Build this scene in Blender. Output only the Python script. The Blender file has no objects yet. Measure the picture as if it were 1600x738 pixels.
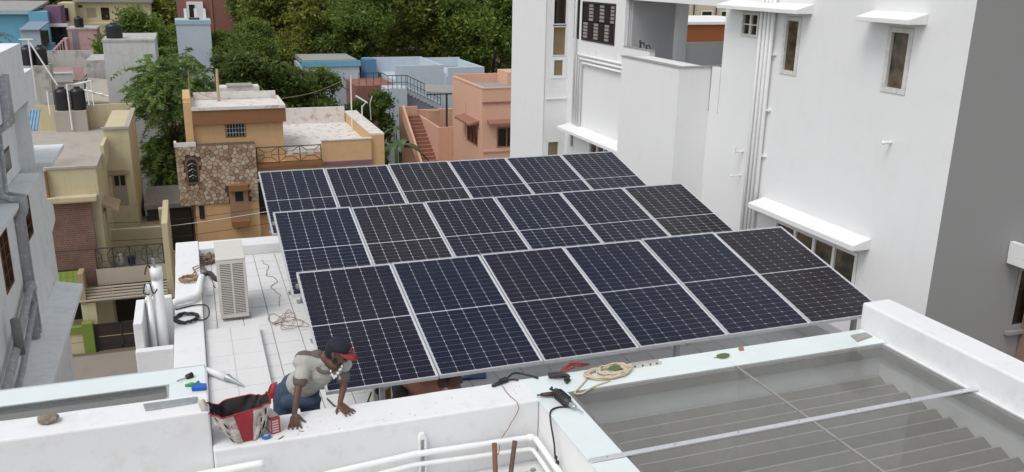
import bpy, bmesh, math, random
import numpy as np
from mathutils import Vector, Matrix

# ------------------------------------------------------------------ camera, sky, sun, exposure
SC = bpy.context.scene
COL = SC.collection
cam_d = bpy.data.cameras.new('camera')
cam = bpy.data.objects.new('camera', cam_d)
COL.objects.link(cam)
cam_d.sensor_fit = 'HORIZONTAL'
cam_d.sensor_width = 36.0
cam_d.lens = 30.616
cam_d.clip_start = 0.05
cam_d.clip_end = 3000.0
_r = Vector((0.93931, -0.34265, 0.01693)); _u = Vector((0.08395, 0.27741, 0.95708)); _f = Vector((0.33264, 0.89757, -0.28934))
cam.matrix_world = Matrix(((_r.x, _u.x, -_f.x, -0.9116), (_r.y, _u.y, -_f.y, -7.2203), (_r.z, _u.z, -_f.z, 3.6418), (0, 0, 0, 1)))
SC.camera = cam

SUN_DIR = Vector((-0.45, -0.27, 0.85)).normalized()        # towards the sun
sun_el = math.asin(SUN_DIR.z)
sun_az = math.atan2(SUN_DIR.x, SUN_DIR.y)
world = bpy.data.worlds.new('World')
SC.world = world
world.use_nodes = True
wn = world.node_tree
wn.nodes.clear()
w_out = wn.nodes.new('ShaderNodeOutputWorld')
w_bg = wn.nodes.new('ShaderNodeBackground')
w_sky = wn.nodes.new('ShaderNodeTexSky')
w_sky.sky_type = 'NISHITA'
w_sky.sun_disc = False
w_sky.sun_elevation = sun_el
w_sky.sun_rotation = sun_az
w_sky.air_density = 1.0
w_sky.dust_density = 2.0
w_sky.ozone_density = 1.0
w_hs = wn.nodes.new('ShaderNodeHueSaturation')               # a cloud layer greys the whole sky alike
w_hs.inputs['Saturation'].default_value = 0.22
wn.links.new(w_sky.outputs[0], w_hs.inputs['Color'])
wn.links.new(w_hs.outputs[0], w_bg.inputs['Color'])
wn.links.new(w_bg.outputs[0], w_out.inputs['Surface'])
w_bg.inputs['Strength'].default_value = 0.14
sun_d = bpy.data.lights.new('sun', 'SUN')
sun_d.energy = 0.95
sun_d.angle = math.radians(25)
sun_d.color = (1.0, 0.985, 0.96)
sun = bpy.data.objects.new('sun', sun_d)
COL.objects.link(sun)
sun.rotation_euler = (-SUN_DIR).to_track_quat('-Z', 'Y').to_euler()
SC.view_settings.view_transform = 'Standard'
SC.view_settings.look = 'None'
SC.view_settings.exposure = 0.39
SC.view_settings.gamma = 1.0
SC.cycles.transparent_max_bounces = 16
SC.cycles.max_bounces = 8

RND = random.Random(7)
GZ = -10.5                                                   # street level
FZ = -0.75                                                   # terrace floor level

# ------------------------------------------------------------------ materials
MATS = {}
def _new(name):
    m = bpy.data.materials.new(name)
    m.use_nodes = True
    nt = m.node_tree
    nt.nodes.clear()
    out = nt.nodes.new('ShaderNodeOutputMaterial')
    b = nt.nodes.new('ShaderNodeBsdfPrincipled')
    nt.links.new(b.outputs[0], out.inputs[0])
    return m, nt, b, out
def _noise(nt, vec, scale, detail=4, rough=.6):
    n = nt.nodes.new('ShaderNodeTexNoise')
    n.inputs['Scale'].default_value = scale
    n.inputs['Detail'].default_value = detail
    n.inputs['Roughness'].default_value = rough
    nt.links.new(vec, n.inputs['Vector'])
    return n.outputs['Fac']
def _ramp(nt, fac, a, b):
    r = nt.nodes.new('ShaderNodeMapRange')
    r.inputs['From Min'].default_value = a
    r.inputs['From Max'].default_value = b
    r.clamp = True
    nt.links.new(fac, r.inputs['Value'])
    return r.outputs[0]
def _mix(nt, fac, c1, c2, k=1.0):
    m = nt.nodes.new('ShaderNodeMix')
    m.data_type = 'RGBA'
    if k != 1.0:
        q = nt.nodes.new('ShaderNodeMath'); q.operation = 'MULTIPLY'; q.inputs[1].default_value = k
        nt.links.new(fac, q.inputs[0]); fac = q.outputs[0]
    nt.links.new(fac, m.inputs[0])
    for i, c in ((6, c1), (7, c2)):
        if isinstance(c, tuple): m.inputs[i].default_value = (*c, 1)
        else: nt.links.new(c, m.inputs[i])
    return m.outputs[2]
def paint(name, col, rough=.75, var=.12, dirt=None, dirt_amt=.0, streak=0.0, bump=.15, bscale=60, spec=.3, scale=1.2):
    """painted or plastered surface: cloudy tone, dirt blotches, rain streaks, fine relief"""
    if name in MATS: return MATS[name]
    m, nt, b, out = _new(name)
    g = nt.nodes.new('ShaderNodeNewGeometry')
    pos = g.outputs['Position']
    dark = tuple(c * (1 - var) for c in col)
    c = _mix(nt, _ramp(nt, _noise(nt, pos, scale), .35, .65), dark, col)
    fine = _noise(nt, pos, 18, 3)
    c = _mix(nt, _ramp(nt, fine, .3, .7), tuple(q * (1 - var * .4) for q in col), c, .35)
    if dirt:
        c = _mix(nt, _ramp(nt, _noise(nt, pos, scale * 1.7, 6, .7), .52, .72), c, dirt, dirt_amt)
    if streak:
        mp = nt.nodes.new('ShaderNodeMapping'); mp.inputs['Scale'].default_value = (5, 5, .35)
        nt.links.new(pos, mp.inputs[0])
        c = _mix(nt, _ramp(nt, _noise(nt, mp.outputs[0], 1.0, 5, .7), .52, .75), c, dirt or dark, streak)
    nt.links.new(c, b.inputs['Base Color'])
    b.inputs['Roughness'].default_value = rough
    b.inputs['Specular IOR Level'].default_value = spec
    if bump:
        bp = nt.nodes.new('ShaderNodeBump'); bp.inputs['Strength'].default_value = bump; bp.inputs['Distance'].default_value = .01
        nt.links.new(_noise(nt, pos, bscale, 4, .6), bp.inputs['Height'])
        nt.links.new(bp.outputs[0], b.inputs['Normal'])
    MATS[name] = m
    return m
def plain(name, col, rough=.5, metal=0.0, spec=.5, var=.1, scale=14):
    if name in MATS: return MATS[name]
    m, nt, b, out = _new(name)
    g = nt.nodes.new('ShaderNodeNewGeometry')
    c = _mix(nt, _ramp(nt, _noise(nt, g.outputs['Position'], scale), .35, .65), tuple(q * (1 - var) for q in col), col)
    nt.links.new(c, b.inputs['Base Color'])
    b.inputs['Roughness'].default_value = rough
    b.inputs['Metallic'].default_value = metal
    b.inputs['Specular IOR Level'].default_value = spec
    MATS[name] = m
    return m
def clear_glass(name, tint, haze=.08, rough=.03):
    m, nt, b, out = _new(name)
    nt.nodes.remove(b)
    t = nt.nodes.new('ShaderNodeBsdfTransparent'); t.inputs[0].default_value = (*tint, 1)
    gl = nt.nodes.new('ShaderNodeBsdfGlossy'); gl.inputs['Roughness'].default_value = rough
    gl.inputs['Color'].default_value = (.9, .95, 1, 1)
    df = nt.nodes.new('ShaderNodeBsdfDiffuse'); df.inputs['Color'].default_value = (.45, .44, .42, 1)
    fr = nt.nodes.new('ShaderNodeFresnel'); fr.inputs['IOR'].default_value = 1.28
    mx = nt.nodes.new('ShaderNodeMixShader')
    gb = nt.nodes.new('ShaderNodeNewGeometry'); sb = nt.nodes.new('ShaderNodeMath'); sb.operation = 'SUBTRACT'; sb.inputs[0].default_value = 1.0; sb.use_clamp = True
    nt.links.new(gb.outputs['Backfacing'], sb.inputs[1])     # the sheet reflects on its outer side only
    fm = nt.nodes.new('ShaderNodeMath'); fm.operation = 'MULTIPLY'; nt.links.new(fr.outputs[0], fm.inputs[0]); nt.links.new(sb.outputs[0], fm.inputs[1])
    nt.links.new(fm.outputs[0], mx.inputs[0]); nt.links.new(t.outputs[0], mx.inputs[1]); nt.links.new(gl.outputs[0], mx.inputs[2])
    g = nt.nodes.new('ShaderNodeNewGeometry')
    dust_haze = _ramp(nt, _noise(nt, g.outputs['Position'], 3.2, 6, .7), -.6, .9)  # dust plus an even painted veil for the sky reflected in the glass
    q = nt.nodes.new('ShaderNodeMath'); q.operation = 'MULTIPLY'; q.inputs[1].default_value = haze
    nt.links.new(dust_haze, q.inputs[0])
    m2 = nt.nodes.new('ShaderNodeMixShader')
    nt.links.new(q.outputs[0], m2.inputs[0]); nt.links.new(mx.outputs[0], m2.inputs[1]); nt.links.new(df.outputs[0], m2.inputs[2])
    nt.links.new(m2.outputs[0], out.inputs[0])
    MATS[name] = m
    return m
def leaf_mat(name, dark, light, trans=.42):
    m, nt, b, out = _new(name)
    a = nt.nodes.new('ShaderNodeAttribute'); a.attribute_name = 'tone'
    c = _mix(nt, a.outputs['Fac'], dark, light)
    nt.links.new(c, b.inputs['Base Color'])
    b.inputs['Roughness'].default_value = .55
    b.inputs['Specular IOR Level'].default_value = .25
    tr = nt.nodes.new('ShaderNodeBsdfTranslucent')
    nt.links.new(c, tr.inputs[0])
    mx = nt.nodes.new('ShaderNodeMixShader'); mx.inputs[0].default_value = trans
    nt.links.new(b.outputs[0], mx.inputs[1]); nt.links.new(tr.outputs[0], mx.inputs[2])
    nt.links.new(mx.outputs[0], out.inputs[0])
    MATS[name] = m
    return m
def cell_mat(name, col):
    m, nt, b, out = _new(name)
    tc = nt.nodes.new('ShaderNodeTexCoord')
    sx = nt.nodes.new('ShaderNodeSeparateXYZ'); nt.links.new(tc.outputs['Object'], sx.inputs[0])
    k = nt.nodes.new('ShaderNodeMath'); k.operation = 'MULTIPLY'; k.inputs[1].default_value = 9 / .16767
    nt.links.new(sx.outputs[0], k.inputs[0])
    fr = nt.nodes.new('ShaderNodeMath'); fr.operation = 'FRACT'; nt.links.new(k.outputs[0], fr.inputs[0])
    lt = nt.nodes.new('ShaderNodeMath'); lt.operation = 'LESS_THAN'; lt.inputs[1].default_value = .05
    nt.links.new(fr.outputs[0], lt.inputs[0])
    g = nt.nodes.new('ShaderNodeNewGeometry')
    oi = nt.nodes.new('ShaderNodeObjectInfo')
    base = _mix(nt, _ramp(nt, _noise(nt, g.outputs['Position'], 3.0), .35, .65), tuple(q * .7 for q in col), col)
    base = _mix(nt, oi.outputs['Random'], tuple(q * .8 for q in col), base, .4)
    c = _mix(nt, lt.outputs[0], base, (.16, .165, .18))
    c = _mix(nt, _ramp(nt, _noise(nt, g.outputs['Position'], .9, 6, .7), .45, .8), c, (.10, .09, .085), .12)
    nt.links.new(c, b.inputs['Base Color'])
    b.inputs['Roughness'].default_value = .20
    b.inputs['Specular IOR Level'].default_value = .10
    MATS[name] = m
    return m
def brick_mat(name, c1, c2, mortar, scale, rowh=.5, axis='xz'):
    m, nt, b, out = _new(name)
    g = nt.nodes.new('ShaderNodeNewGeometry')
    sx = nt.nodes.new('ShaderNodeSeparateXYZ'); nt.links.new(g.outputs['Position'], sx.inputs[0])
    cb = nt.nodes.new('ShaderNodeCombineXYZ')
    nt.links.new(sx.outputs[0 if axis[0] == 'x' else 1], cb.inputs[0]); nt.links.new(sx.outputs[2], cb.inputs[1])
    t = nt.nodes.new('ShaderNodeTexBrick')
    nt.links.new(cb.outputs[0], t.inputs['Vector'])
    t.inputs['Color1'].default_value = (*c1, 1); t.inputs['Color2'].default_value = (*c2, 1); t.inputs['Mortar'].default_value = (*mortar, 1)
    t.inputs['Scale'].default_value = scale; t.inputs['Mortar Size'].default_value = .03
    t.inputs['Row Height'].default_value = rowh
    c = _mix(nt, _ramp(nt, _noise(nt, g.outputs['Position'], 2.5), .4, .7), t.outputs[0], tuple(q * .6 for q in c1), .5)
    nt.links.new(c, b.inputs['Base Color'])
    b.inputs['Roughness'].default_value = .8
    MATS[name] = m
    return m

WHITE = paint('white_wall_paint', (.78, .78, .775), var=.05, dirt=(.60, .59, .57), dirt_amt=.16, streak=.10)
WHITE2 = paint('white_terrace_paint', (.76, .76, .76), var=.05, dirt=(.50, .48, .45), dirt_amt=.30, scale=3.5, bump=.25, bscale=25)
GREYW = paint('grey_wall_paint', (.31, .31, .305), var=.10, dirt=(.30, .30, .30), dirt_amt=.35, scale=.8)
BLUEW = paint('cool_white_paint', (.80, .825, .83), var=.10, dirt=(.36, .37, .37), dirt_amt=.3, streak=.3)
CONC = paint('bare_concrete', (.36, .35, .33), var=.3, dirt=(.14, .135, .12), dirt_amt=.6, scale=3)
STREET = paint('concrete_street', (.30, .26, .22), var=.25, dirt=(.2, .17, .14), dirt_amt=.5, scale=.7, rough=.9)
EARTH = paint('dusty_earth', (.16, .13, .09), var=.35, dirt=(.09, .09, .05), dirt_amt=.7, scale=.15, rough=.95)
CREAM = paint('cream_paint', (.58, .51, .33), var=.10, dirt=(.28, .23, .15), dirt_amt=.35, streak=.25)
CREAMD = paint('cream_trim', (.42, .30, .19), var=.15, dirt=(.2, .15, .1), dirt_amt=.4)
ROOFC = paint('weathered_roof_screed', (.44, .40, .35), var=.2, dirt=(.2, .18, .16), dirt_amt=.5, scale=.9)
TAN = paint('tan_orange_paint', (.64, .415, .215), var=.08, dirt=(.33, .21, .11), dirt_amt=.3, streak=.2)
BROWNP = paint('brown_band_paint', (.27, .13, .06), var=.12, dirt=(.18, .09, .05), dirt_amt=.3)
PINK = paint('salmon_paint', (.65, .395, .285), var=.07, dirt=(.48, .29, .21), dirt_amt=.3, streak=.2)
PINKD = paint('dark_salmon_trim', (.30, .145, .105), var=.12, dirt=(.2, .08, .05), dirt_amt=.3)
LBLUE = paint('pale_blue_paint', (.48, .545, .60), var=.06, dirt=(.3, .36, .42), dirt_amt=.3, streak=.2)
DBLUE = paint('strong_blue_paint', (.10, .22, .36), var=.1)
SKYB = paint('turquoise_paint', (.17, .42, .56), var=.1, dirt=(.12, .26, .34), dirt_amt=.4, streak=.3)
PALEB = paint('pale_aqua_paint', (.38, .50, .56), var=.1, dirt=(.22, .28, .3), dirt_amt=.4, streak=.3)
PURPLE = paint('purple_paint', (.22, .12, .20), var=.12, dirt=(.12, .06, .1), dirt_amt=.4)
ROSE = paint('rose_paint', (.50, .33, .33), var=.1, dirt=(.25, .17, .16), dirt_amt=.5, streak=.35)
OLDW = paint('mouldy_white_plaster', (.50, .49, .46), var=.2, dirt=(.09, .085, .08), dirt_amt=.75, streak=.65, scale=1.1)
REDB = paint('red_brown_paint', (.27, .125, .10), var=.15, dirt=(.14, .06, .05), dirt_amt=.4)
PEELW = paint('peeling_white_roof', (.70, .67, .63), var=.08, dirt=(.36, .21, .14), dirt_amt=.95, scale=1.5)
TERRA = paint('terracotta_paint', (.30, .10, .035), var=.12)
GREENP = paint('lime_green_paint', (.19, .26, .05), var=.15, dirt=(.10, .16, .03), dirt_amt=.3)
SILVER = paint('silver_grey_paint', (.44, .46, .48), var=.45, dirt=(.70, .71, .72), dirt_amt=.9, scale=5)
TILE = paint('white_ceramic_tile', (.74, .735, .725), rough=.35, var=.05, dirt=(.5, .48, .45), dirt_amt=.3, scale=2.2, bump=.03, spec=.4)
GROUT = paint('grey_grout', (.22, .215, .21), var=.2)
ALU = plain('anodised_aluminium', (.72, .73, .75), rough=.38, metal=.55, var=.06)
GALV = plain('galvanised_steel', (.42, .44, .45), rough=.45, metal=.6, var=.2)
BACK = plain('white_backsheet', (.58, .59, .62), rough=.5, var=.03)
CELLS = [cell_mat('blue_black_cell', (.008, .0112, .031)), cell_mat('dark_violet_cell', (.0112, .0108, .027)), cell_mat('brown_black_cell', (.017, .0145, .021))]
PVC = plain('white_pvc', (.80, .80, .79), rough=.4, var=.05)
BLACKP = plain('black_rubber', (.018, .018, .019), rough=.5)
BLACKT = plain('black_tank_plastic', (.014, .015, .018), rough=.38, var=.2, scale=3)
IRON = plain('dark_iron', (.035, .03, .03), rough=.6)
BROWNW = plain('brown_window_wood', (.13, .055, .03), rough=.55, var=.3)
DARKIN = plain('dark_interior', (.012, .011, .010), rough=.8)
PANE = plain('dark_window_pane', (.035, .028, .02), rough=.08, spec=.6, var=.5, scale=1.5)
PANEB = plain('tan_window_blind', (.24, .18, .11), rough=.25, spec=.4, var=.25, scale=2)
SHUT = plain('grey_beige_shutter', (.33, .30, .24), rough=.6, var=.15)
MINT = plain('mint_backed_glass', (.72, .785, .77), rough=.12, spec=.55, var=.05, scale=3)
TINT = clear_glass('grey_tinted_glass', (.89, .895, .89), haze=.11)
BLUESH = plain('blue_metal_sheet', (.20, .36, .52), rough=.45, var=.15, scale=3)
ACW = plain('cream_white_enamel', (.62, .59, .53), rough=.4, var=.06)
ACD = plain('dark_condenser_fins', (.05, .048, .045), rough=.6, var=.3)
MINTP = plain('beige_slat_paint', (.48, .41, .33), rough=.6, var=.12)
LEAFD = leaf_mat('dark_mango_leaves', (.042, .072, .020), (.185, .26, .06))
LEAFM = leaf_mat('olive_neem_leaves', (.062, .082, .018), (.29, .32, .065))
LEAFN = leaf_mat('green_neem_leaves', (.046, .080, .018), (.22, .30, .06))
LEAFL = leaf_mat('bright_feathery_leaves', (.07, .125, .034), (.27, .39, .11))
BARK = paint('tree_bark', (.09, .07, .05), var=.4, scale=4, bscale=20, bump=.6)

# ------------------------------------------------------------------ helpers
LOC = {}
class MB:
    def __init__(s): s.v = []; s.f = []
    def quad(s, *p):
        n = len(s.v); s.v += [tuple(q) for q in p]; s.f.append(tuple(range(n, n + len(p)))); return s
    def box(s, x0, x1, y0, y1, z0, z1):
        n = len(s.v)
        s.v += [(x0, y0, z0), (x1, y0, z0), (x1, y1, z0), (x0, y1, z0), (x0, y0, z1), (x1, y0, z1), (x1, y1, z1), (x0, y1, z1)]
        s.f += [tuple(n + i for i in q) for q in ((3, 2, 1, 0), (4, 5, 6, 7), (0, 1, 5, 4), (1, 2, 6, 5), (2, 3, 7, 6), (3, 0, 4, 7))]
        return s
    def rough(s, x0, x1, y0, y1, z0, z1, amp=.004, step=.14):
        """a plastered block whose faces and edges run slightly uneven"""
        from mathutils import noise
        def grid(O, U, V, n, m):
            for i in range(n):
                for j in range(m):
                    q = [O + U * (i / n) + V * (j / m), O + U * ((i + 1) / n) + V * (j / m), O + U * ((i + 1) / n) + V * ((j + 1) / m), O + U * (i / n) + V * ((j + 1) / m)]
                    s.quad(*[p + noise.noise_vector(p * 2.3) * amp + noise.noise_vector(p * 7.0) * amp * .5 for p in q])
        X, Y, Z = Vector((x1 - x0, 0, 0)), Vector((0, y1 - y0, 0)), Vector((0, 0, z1 - z0)); O = Vector((x0, y0, z0))
        k = lambda v: max(1, min(60, round(v.length / step)))
        grid(O, X, Z, k(X), k(Z)); grid(O + Y, X, Z, k(X), k(Z)); grid(O, Y, Z, k(Y), k(Z)); grid(O + X, Y, Z, k(Y), k(Z)); grid(O, X, Y, k(X), k(Y)); grid(O + Z, X, Y, k(X), k(Y))
        return s
    def hexa(s, p):                                          # 8 points, bottom four then top four
        n = len(s.v); s.v += [tuple(q) for q in p]
        s.f += [tuple(n + i for i in q) for q in ((3, 2, 1, 0), (4, 5, 6, 7), (0, 1, 5, 4), (1, 2, 6, 5), (2, 3, 7, 6), (3, 0, 4, 7))]
        return s
    def prism(s, pts, off):
        n = len(s.v); k = len(pts); off = Vector(off)
        s.v += [tuple(p) for p in pts] + [tuple(Vector(p) + off) for p in pts]
        s.f.append(tuple(range(n + k - 1, n - 1, -1))); s.f.append(tuple(range(n + k, n + 2 * k)))
        for i in range(k):
            j = (i + 1) % k; s.f.append((n + i, n + j, n + k + j, n + k + i))
        return s
    def tube(s, pts, r, n=8, caps=True):
        pts = [Vector(p) for p in pts]; rs = r if isinstance(r, (list, tuple)) else [r] * len(pts)
        st = len(s.v); up = None
        for i, p in enumerate(pts):
            a = pts[max(i - 1, 0)]; b = pts[min(i + 1, len(pts) - 1)]; t = (b - a)
            t = t.normalized() if t.length > 1e-9 else Vector((0, 0, 1))
            if up is None: up = Vector((0, 0, 1)) if abs(t.z) < .9 else Vector((1, 0, 0))
            sd = t.cross(up)
            if sd.length < 1e-4: sd = t.orthogonal()
            sd.normalize(); up2 = sd.cross(t).normalized(); up = up2
            for k in range(n):
                q = 2 * math.pi * k / n
                s.v.append(tuple(p + (sd * math.cos(q) + up2 * math.sin(q)) * rs[i]))
        for i in range(len(pts) - 1):
            for k in range(n):
                a = st + i * n + k; b = st + i * n + (k + 1) % n
                s.f.append((a, b, b + n, a + n))
        if caps:
            s.f.append(tuple(st + n - 1 - k for k in range(n))); e = st + (len(pts) - 1) * n
            s.f.append(tuple(e + k for k in range(n)))
        return s
    def cyl(s, x, y, z0, z1, r, n=16): return s.tube([(x, y, z0), (x, y, z1)], r, n)
    def lathe(s, x, y, prof, n=20):
        return s.tube([(x, y, z) for z, r in prof], [r for z, r in prof], n)
    def ball(s, c, r, nu=12, nv=8):
        rx, ry, rz = r if isinstance(r, (list, tuple)) else (r, r, r); st = len(s.v)
        for j in range(1, nv):
            t = math.pi * j / nv
            for i in range(nu):
                q = 2 * math.pi * i / nu
                s.v.append((c[0] + rx * math.sin(t) * math.cos(q), c[1] + ry * math.sin(t) * math.sin(q), c[2] + rz * math.cos(t)))
        for j in range(nv - 2):
            for i in range(nu):
                a = st + j * nu + i; b = st + j * nu + (i + 1) % nu
                s.f.append((a, a + nu, b + nu, b))
        s.v.append((c[0], c[1], c[2] + rz)); top = len(s.v) - 1
        s.v.append((c[0], c[1], c[2] - rz)); bot = len(s.v) - 1
        for i in range(nu):
            j = (i + 1) % nu
            s.f.append((top, st + i, st + j)); e = st + (nv - 2) * nu; s.f.append((bot, e + j, e + i))
        return s
    def holed(s, O, U, V, N, w, h, holes, d):
        """wall face w x h from O along U and V with rectangular holes (u0,u1,v0,v1) cut in to depth d"""
        O = Vector(O); U = Vector(U); V = Vector(V); N = Vector(N)
        us = sorted({0, w, *[q for a in holes for q in a[:2]]}); vs = sorted({0, h, *[q for a in holes for q in a[2:4]]})
        P = lambda u, v, dd=0: tuple(O + U * u + V * v - N * dd)
        for i in range(len(us) - 1):
            for j in range(len(vs) - 1):
                cu = (us[i] + us[i + 1]) / 2; cv = (vs[j] + vs[j + 1]) / 2
                if any(a[0] < cu < a[1] and a[2] < cv < a[3] for a in holes): continue
                s.quad(P(us[i], vs[j]), P(us[i + 1], vs[j]), P(us[i + 1], vs[j + 1]), P(us[i], vs[j + 1]))
        for a in holes:
            c = [(a[0], a[2]), (a[1], a[2]), (a[1], a[3]), (a[0], a[3])]
            for i in range(4):
                p, q = c[i], c[(i + 1) % 4]
                s.quad(P(*p), P(*p, d), P(*q, d), P(*q))
        return s
    def mesh(s, name, off=(0, 0, 0)):
        me = bpy.data.meshes.new(name); o = off
        me.from_pydata([(a - o[0], b - o[1], c - o[2]) for a, b, c in s.v], [], s.f)
        return me
    def build(s, name, mat, parent=None, smooth=False, bevel=0.0, loc=None, fix=False):
        off = LOC[parent] if parent is not None else (tuple(loc) if loc is not None else (0, 0, 0))
        me = s.mesh(name, off); me.materials.append(mat)
        o = bpy.data.objects.new(name, me); COL.objects.link(o)
        if parent is not None: o.parent = parent
        else: o.location = off
        LOC[o] = off
        if fix:
            bm = bmesh.new(); bm.from_mesh(me); bmesh.ops.remove_doubles(bm, verts=bm.verts, dist=1e-5)
            bmesh.ops.recalc_face_normals(bm, faces=bm.faces); bm.to_mesh(me); bm.free()
        if smooth:
            for p in me.polygons: p.use_smooth = True
        if bevel:
            md = o.modifiers.new('bevel', 'BEVEL'); md.width = bevel; md.segments = 2; md.limit_method = 'ANGLE'
        return o
def tag(o, label, cat, group=None, kind=None):
    if label: o['label'] = label
    if cat: o['category'] = cat
    if group: o['group'] = group
    if kind: o['kind'] = kind
    return o
def thing(name, label, cat, loc, group=None):
    o = bpy.data.objects.new(name, None); COL.objects.link(o)
    o.empty_display_size = .2
    o.location = loc; LOC[o] = tuple(loc)
    return tag(o, label, cat, group)
def B(*a): return MB().box(*a)
def struct(o): o['kind'] = 'structure'; return o
def wob(pts, a, seed=0, n=6):
    """a slack cable through pts: Catmull-Rom with a little jitter"""
    r = random.Random(seed); P = [Vector(p) for p in pts]; out = []
    for i in range(len(P) - 1):
        p0 = P[max(i - 1, 0)]; p1 = P[i]; p2 = P[i + 1]; p3 = P[min(i + 2, len(P) - 1)]
        for k in range(n):
            t = k / n
            q = .5 * ((2 * p1) + (p2 - p0) * t + (2 * p0 - 5 * p1 + 4 * p2 - p3) * t * t + (3 * p1 - p0 - 3 * p2 + p3) * t ** 3)
            out.append(q + Vector((r.uniform(-a, a), r.uniform(-a, a), 0)))
    out.append(P[-1]); return out

# a window in a wall face: parts window (frame) > pane, mullion.  plane 'x': faces -X or +X at X=c, spans y0..y1 ; plane 'y': faces -Y at Y=c
def window(parent, plane, c, a0, a1, z0, z1, n=-1, fw=.05, depth=.06, frame=None, pane=None, mull=0, bars=0, name='window', sill=False):
    frame = frame or PVC; pane = pane or PANE
    def bx(m, p0, p1, q0, q1, r0, r1):                       # p: along wall, q: depth from face (inwards +), r: height
        d0, d1 = sorted((c - n * q0, c - n * q1))
        return m.box(d0, d1, p0, p1, r0, r1) if plane == 'x' else m.box(p0, p1, d0, d1, r0, r1)
    m = MB()
    bx(m, a0, a1, -.012, depth, z0, z0 + fw); bx(m, a0, a1, -.012, depth, z1 - fw, z1)
    bx(m, a0, a0 + fw, -.012, depth, z0 + fw, z1 - fw); bx(m, a1 - fw, a1, -.012, depth, z0 + fw, z1 - fw)
    w = m.build(name, frame, parent)
    xs = [a0 + fw + (a1 - a0 - 2 * fw) * i / (mull + 1) for i in range(mull + 2)]
    for i in range(mull + 1):
        p = MB(); bx(p, xs[i] + .004, xs[i + 1] - .004, depth - .022, depth - .012, z0 + fw, z1 - fw); p.build('pane', pane, w)
    for i in range(1, mull + 1):
        p = MB(); bx(p, xs[i] - fw * .5, xs[i] + fw * .5, .0, depth - .004, z0 + fw, z1 - fw); p.build('mullion', frame, w)
    for i in range(bars):
        z = z0 + fw + (z1 - z0 - 2 * fw) * (i + 1) / (bars + 1)
        p = MB(); bx(p, a0 + fw, a1 - fw, .004, .02, z - .012, z + .012); p.build('window_bar', frame, w)
    if sill:
        p = MB(); bx(p, a0 - .06, a1 + .06, -.08, .0, z0 - .06, z0 - .005); p.build('sill', frame, w)
    return w

# ------------------------------------------------------------------ ground and street
struct(MB().quad((-700, -300, GZ), (700, -300, GZ), (700, 1500, GZ), (-700, 1500, GZ)).build('ground', EARTH))
struct(B(-60, 60, 19.0, 26.6, GZ - .2, GZ + .004).build('street', STREET))
struct(B(-2.6, 60, 26.6, 27.4, GZ - .2, GZ + .12).build('pavement', STREET))

# ------------------------------------------------------------------ the house with the solar terrace
HOUSE = thing('solar_house', 'white house whose tiled flat roof carries the solar panels', 'house', (2.6, 3.0, GZ))
B(-1.33, 6.25, .62, 7.05, GZ, -3.2).build('wall', WHITE, HOUSE)
slab = B(-1.33, 6.25, -.58, 7.05, -3.2, FZ - .012).build('terrace_slab', GROUT, HOUSE)
# floor tiles: those in view singly, the rest under the panels as one field
T = .325
tile_me = None
nt_ = 0
field = MB()
xs = [-.19 - T * 3 + T * i for i in range(0, 23)]
ys = [6.23 + T * 2 - T * j for j in range(0, 24)]
def tile_shape(w, h):
    return MB().hexa([(0, 0, -.012), (w, 0, -.012), (w, h, -.012), (0, h, -.012), (.003, .003, 0), (w - .003, .003, 0), (w - .003, h - .003, 0), (.003, h - .003, 0)])
g_ = .006
for x in xs:
    for y in ys:
        x0 = max(x, -1.0) + g_ / 2; x1 = min(x + T, 6.25) - g_ / 2; y0 = max(y, -.575) + g_ / 2; y1 = min(y + T, 6.63) - g_ / 2
        if x1 - x0 < .03 or y1 - y0 < .03: continue
        seen = (x < .35) or (y < 2.0)
        full = abs(x1 - x0 - (T - g_)) < 1e-4 and abs(y1 - y0 - (T - g_)) < 1e-4
        if seen and nt_ < 300:
            if full:
                if tile_me is None:
                    tile_me = tile_shape(T - g_, T - g_).mesh('floor_tile'); tile_me.materials.append(TILE)
                me = tile_me
            else:
                me = tile_shape(x1 - x0, y1 - y0).mesh('floor_tile'); me.materials.append(TILE)
            o = bpy.data.objects.new('floor_tile', me); COL.objects.link(o); o.parent = slab
            o.location = (x0 - LOC[HOUSE][0], y0 - LOC[HOUSE][1], FZ - LOC[HOUSE][2] + RND.uniform(-.0015, .0015))
            o.rotation_euler = (RND.uniform(-.002, .002), RND.uniform(-.002, .002), RND.uniform(-.003, .003))
            nt_ += 1
        else:
            field.box(x0, x1, y0, y1, FZ - .012, FZ)
tf = field.build('tile_field', TILE, slab); tf['kind'] = 'stuff'
# low parapets, left and back and right
MB().rough(-1.34, -1.0, .625, 7.06, -3.4, -.57).build('parapet', WHITE2, HOUSE, bevel=.012, fix=True)
MB().rough(-.998, 6.25, 6.64, 7.06, -3.4, -.585).build('parapet', WHITE2, HOUSE, bevel=.012, fix=True)
MB().rough(6.25, 6.45, -.6, 7.06, -3.4, -.55).build('parapet', WHITE2, HOUSE, bevel=.012, fix=True)
# raised tiled ledge beside the left parapet
led = B(-.996, -.352, .3, 3.43, FZ + .002, -.662).build('tiled_ledge', WHITE2, HOUSE)
for i, (x0, x1) in enumerate(((-.99, -.70), (-.694, -.356))):
    y = 3.425
    k = 0
    while y > .5:
        h = .43
        m = B(x0, x1, y - h + .005, y, -.664, -.652); m.build('ledge_tile', TILE, led); y -= h
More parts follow.
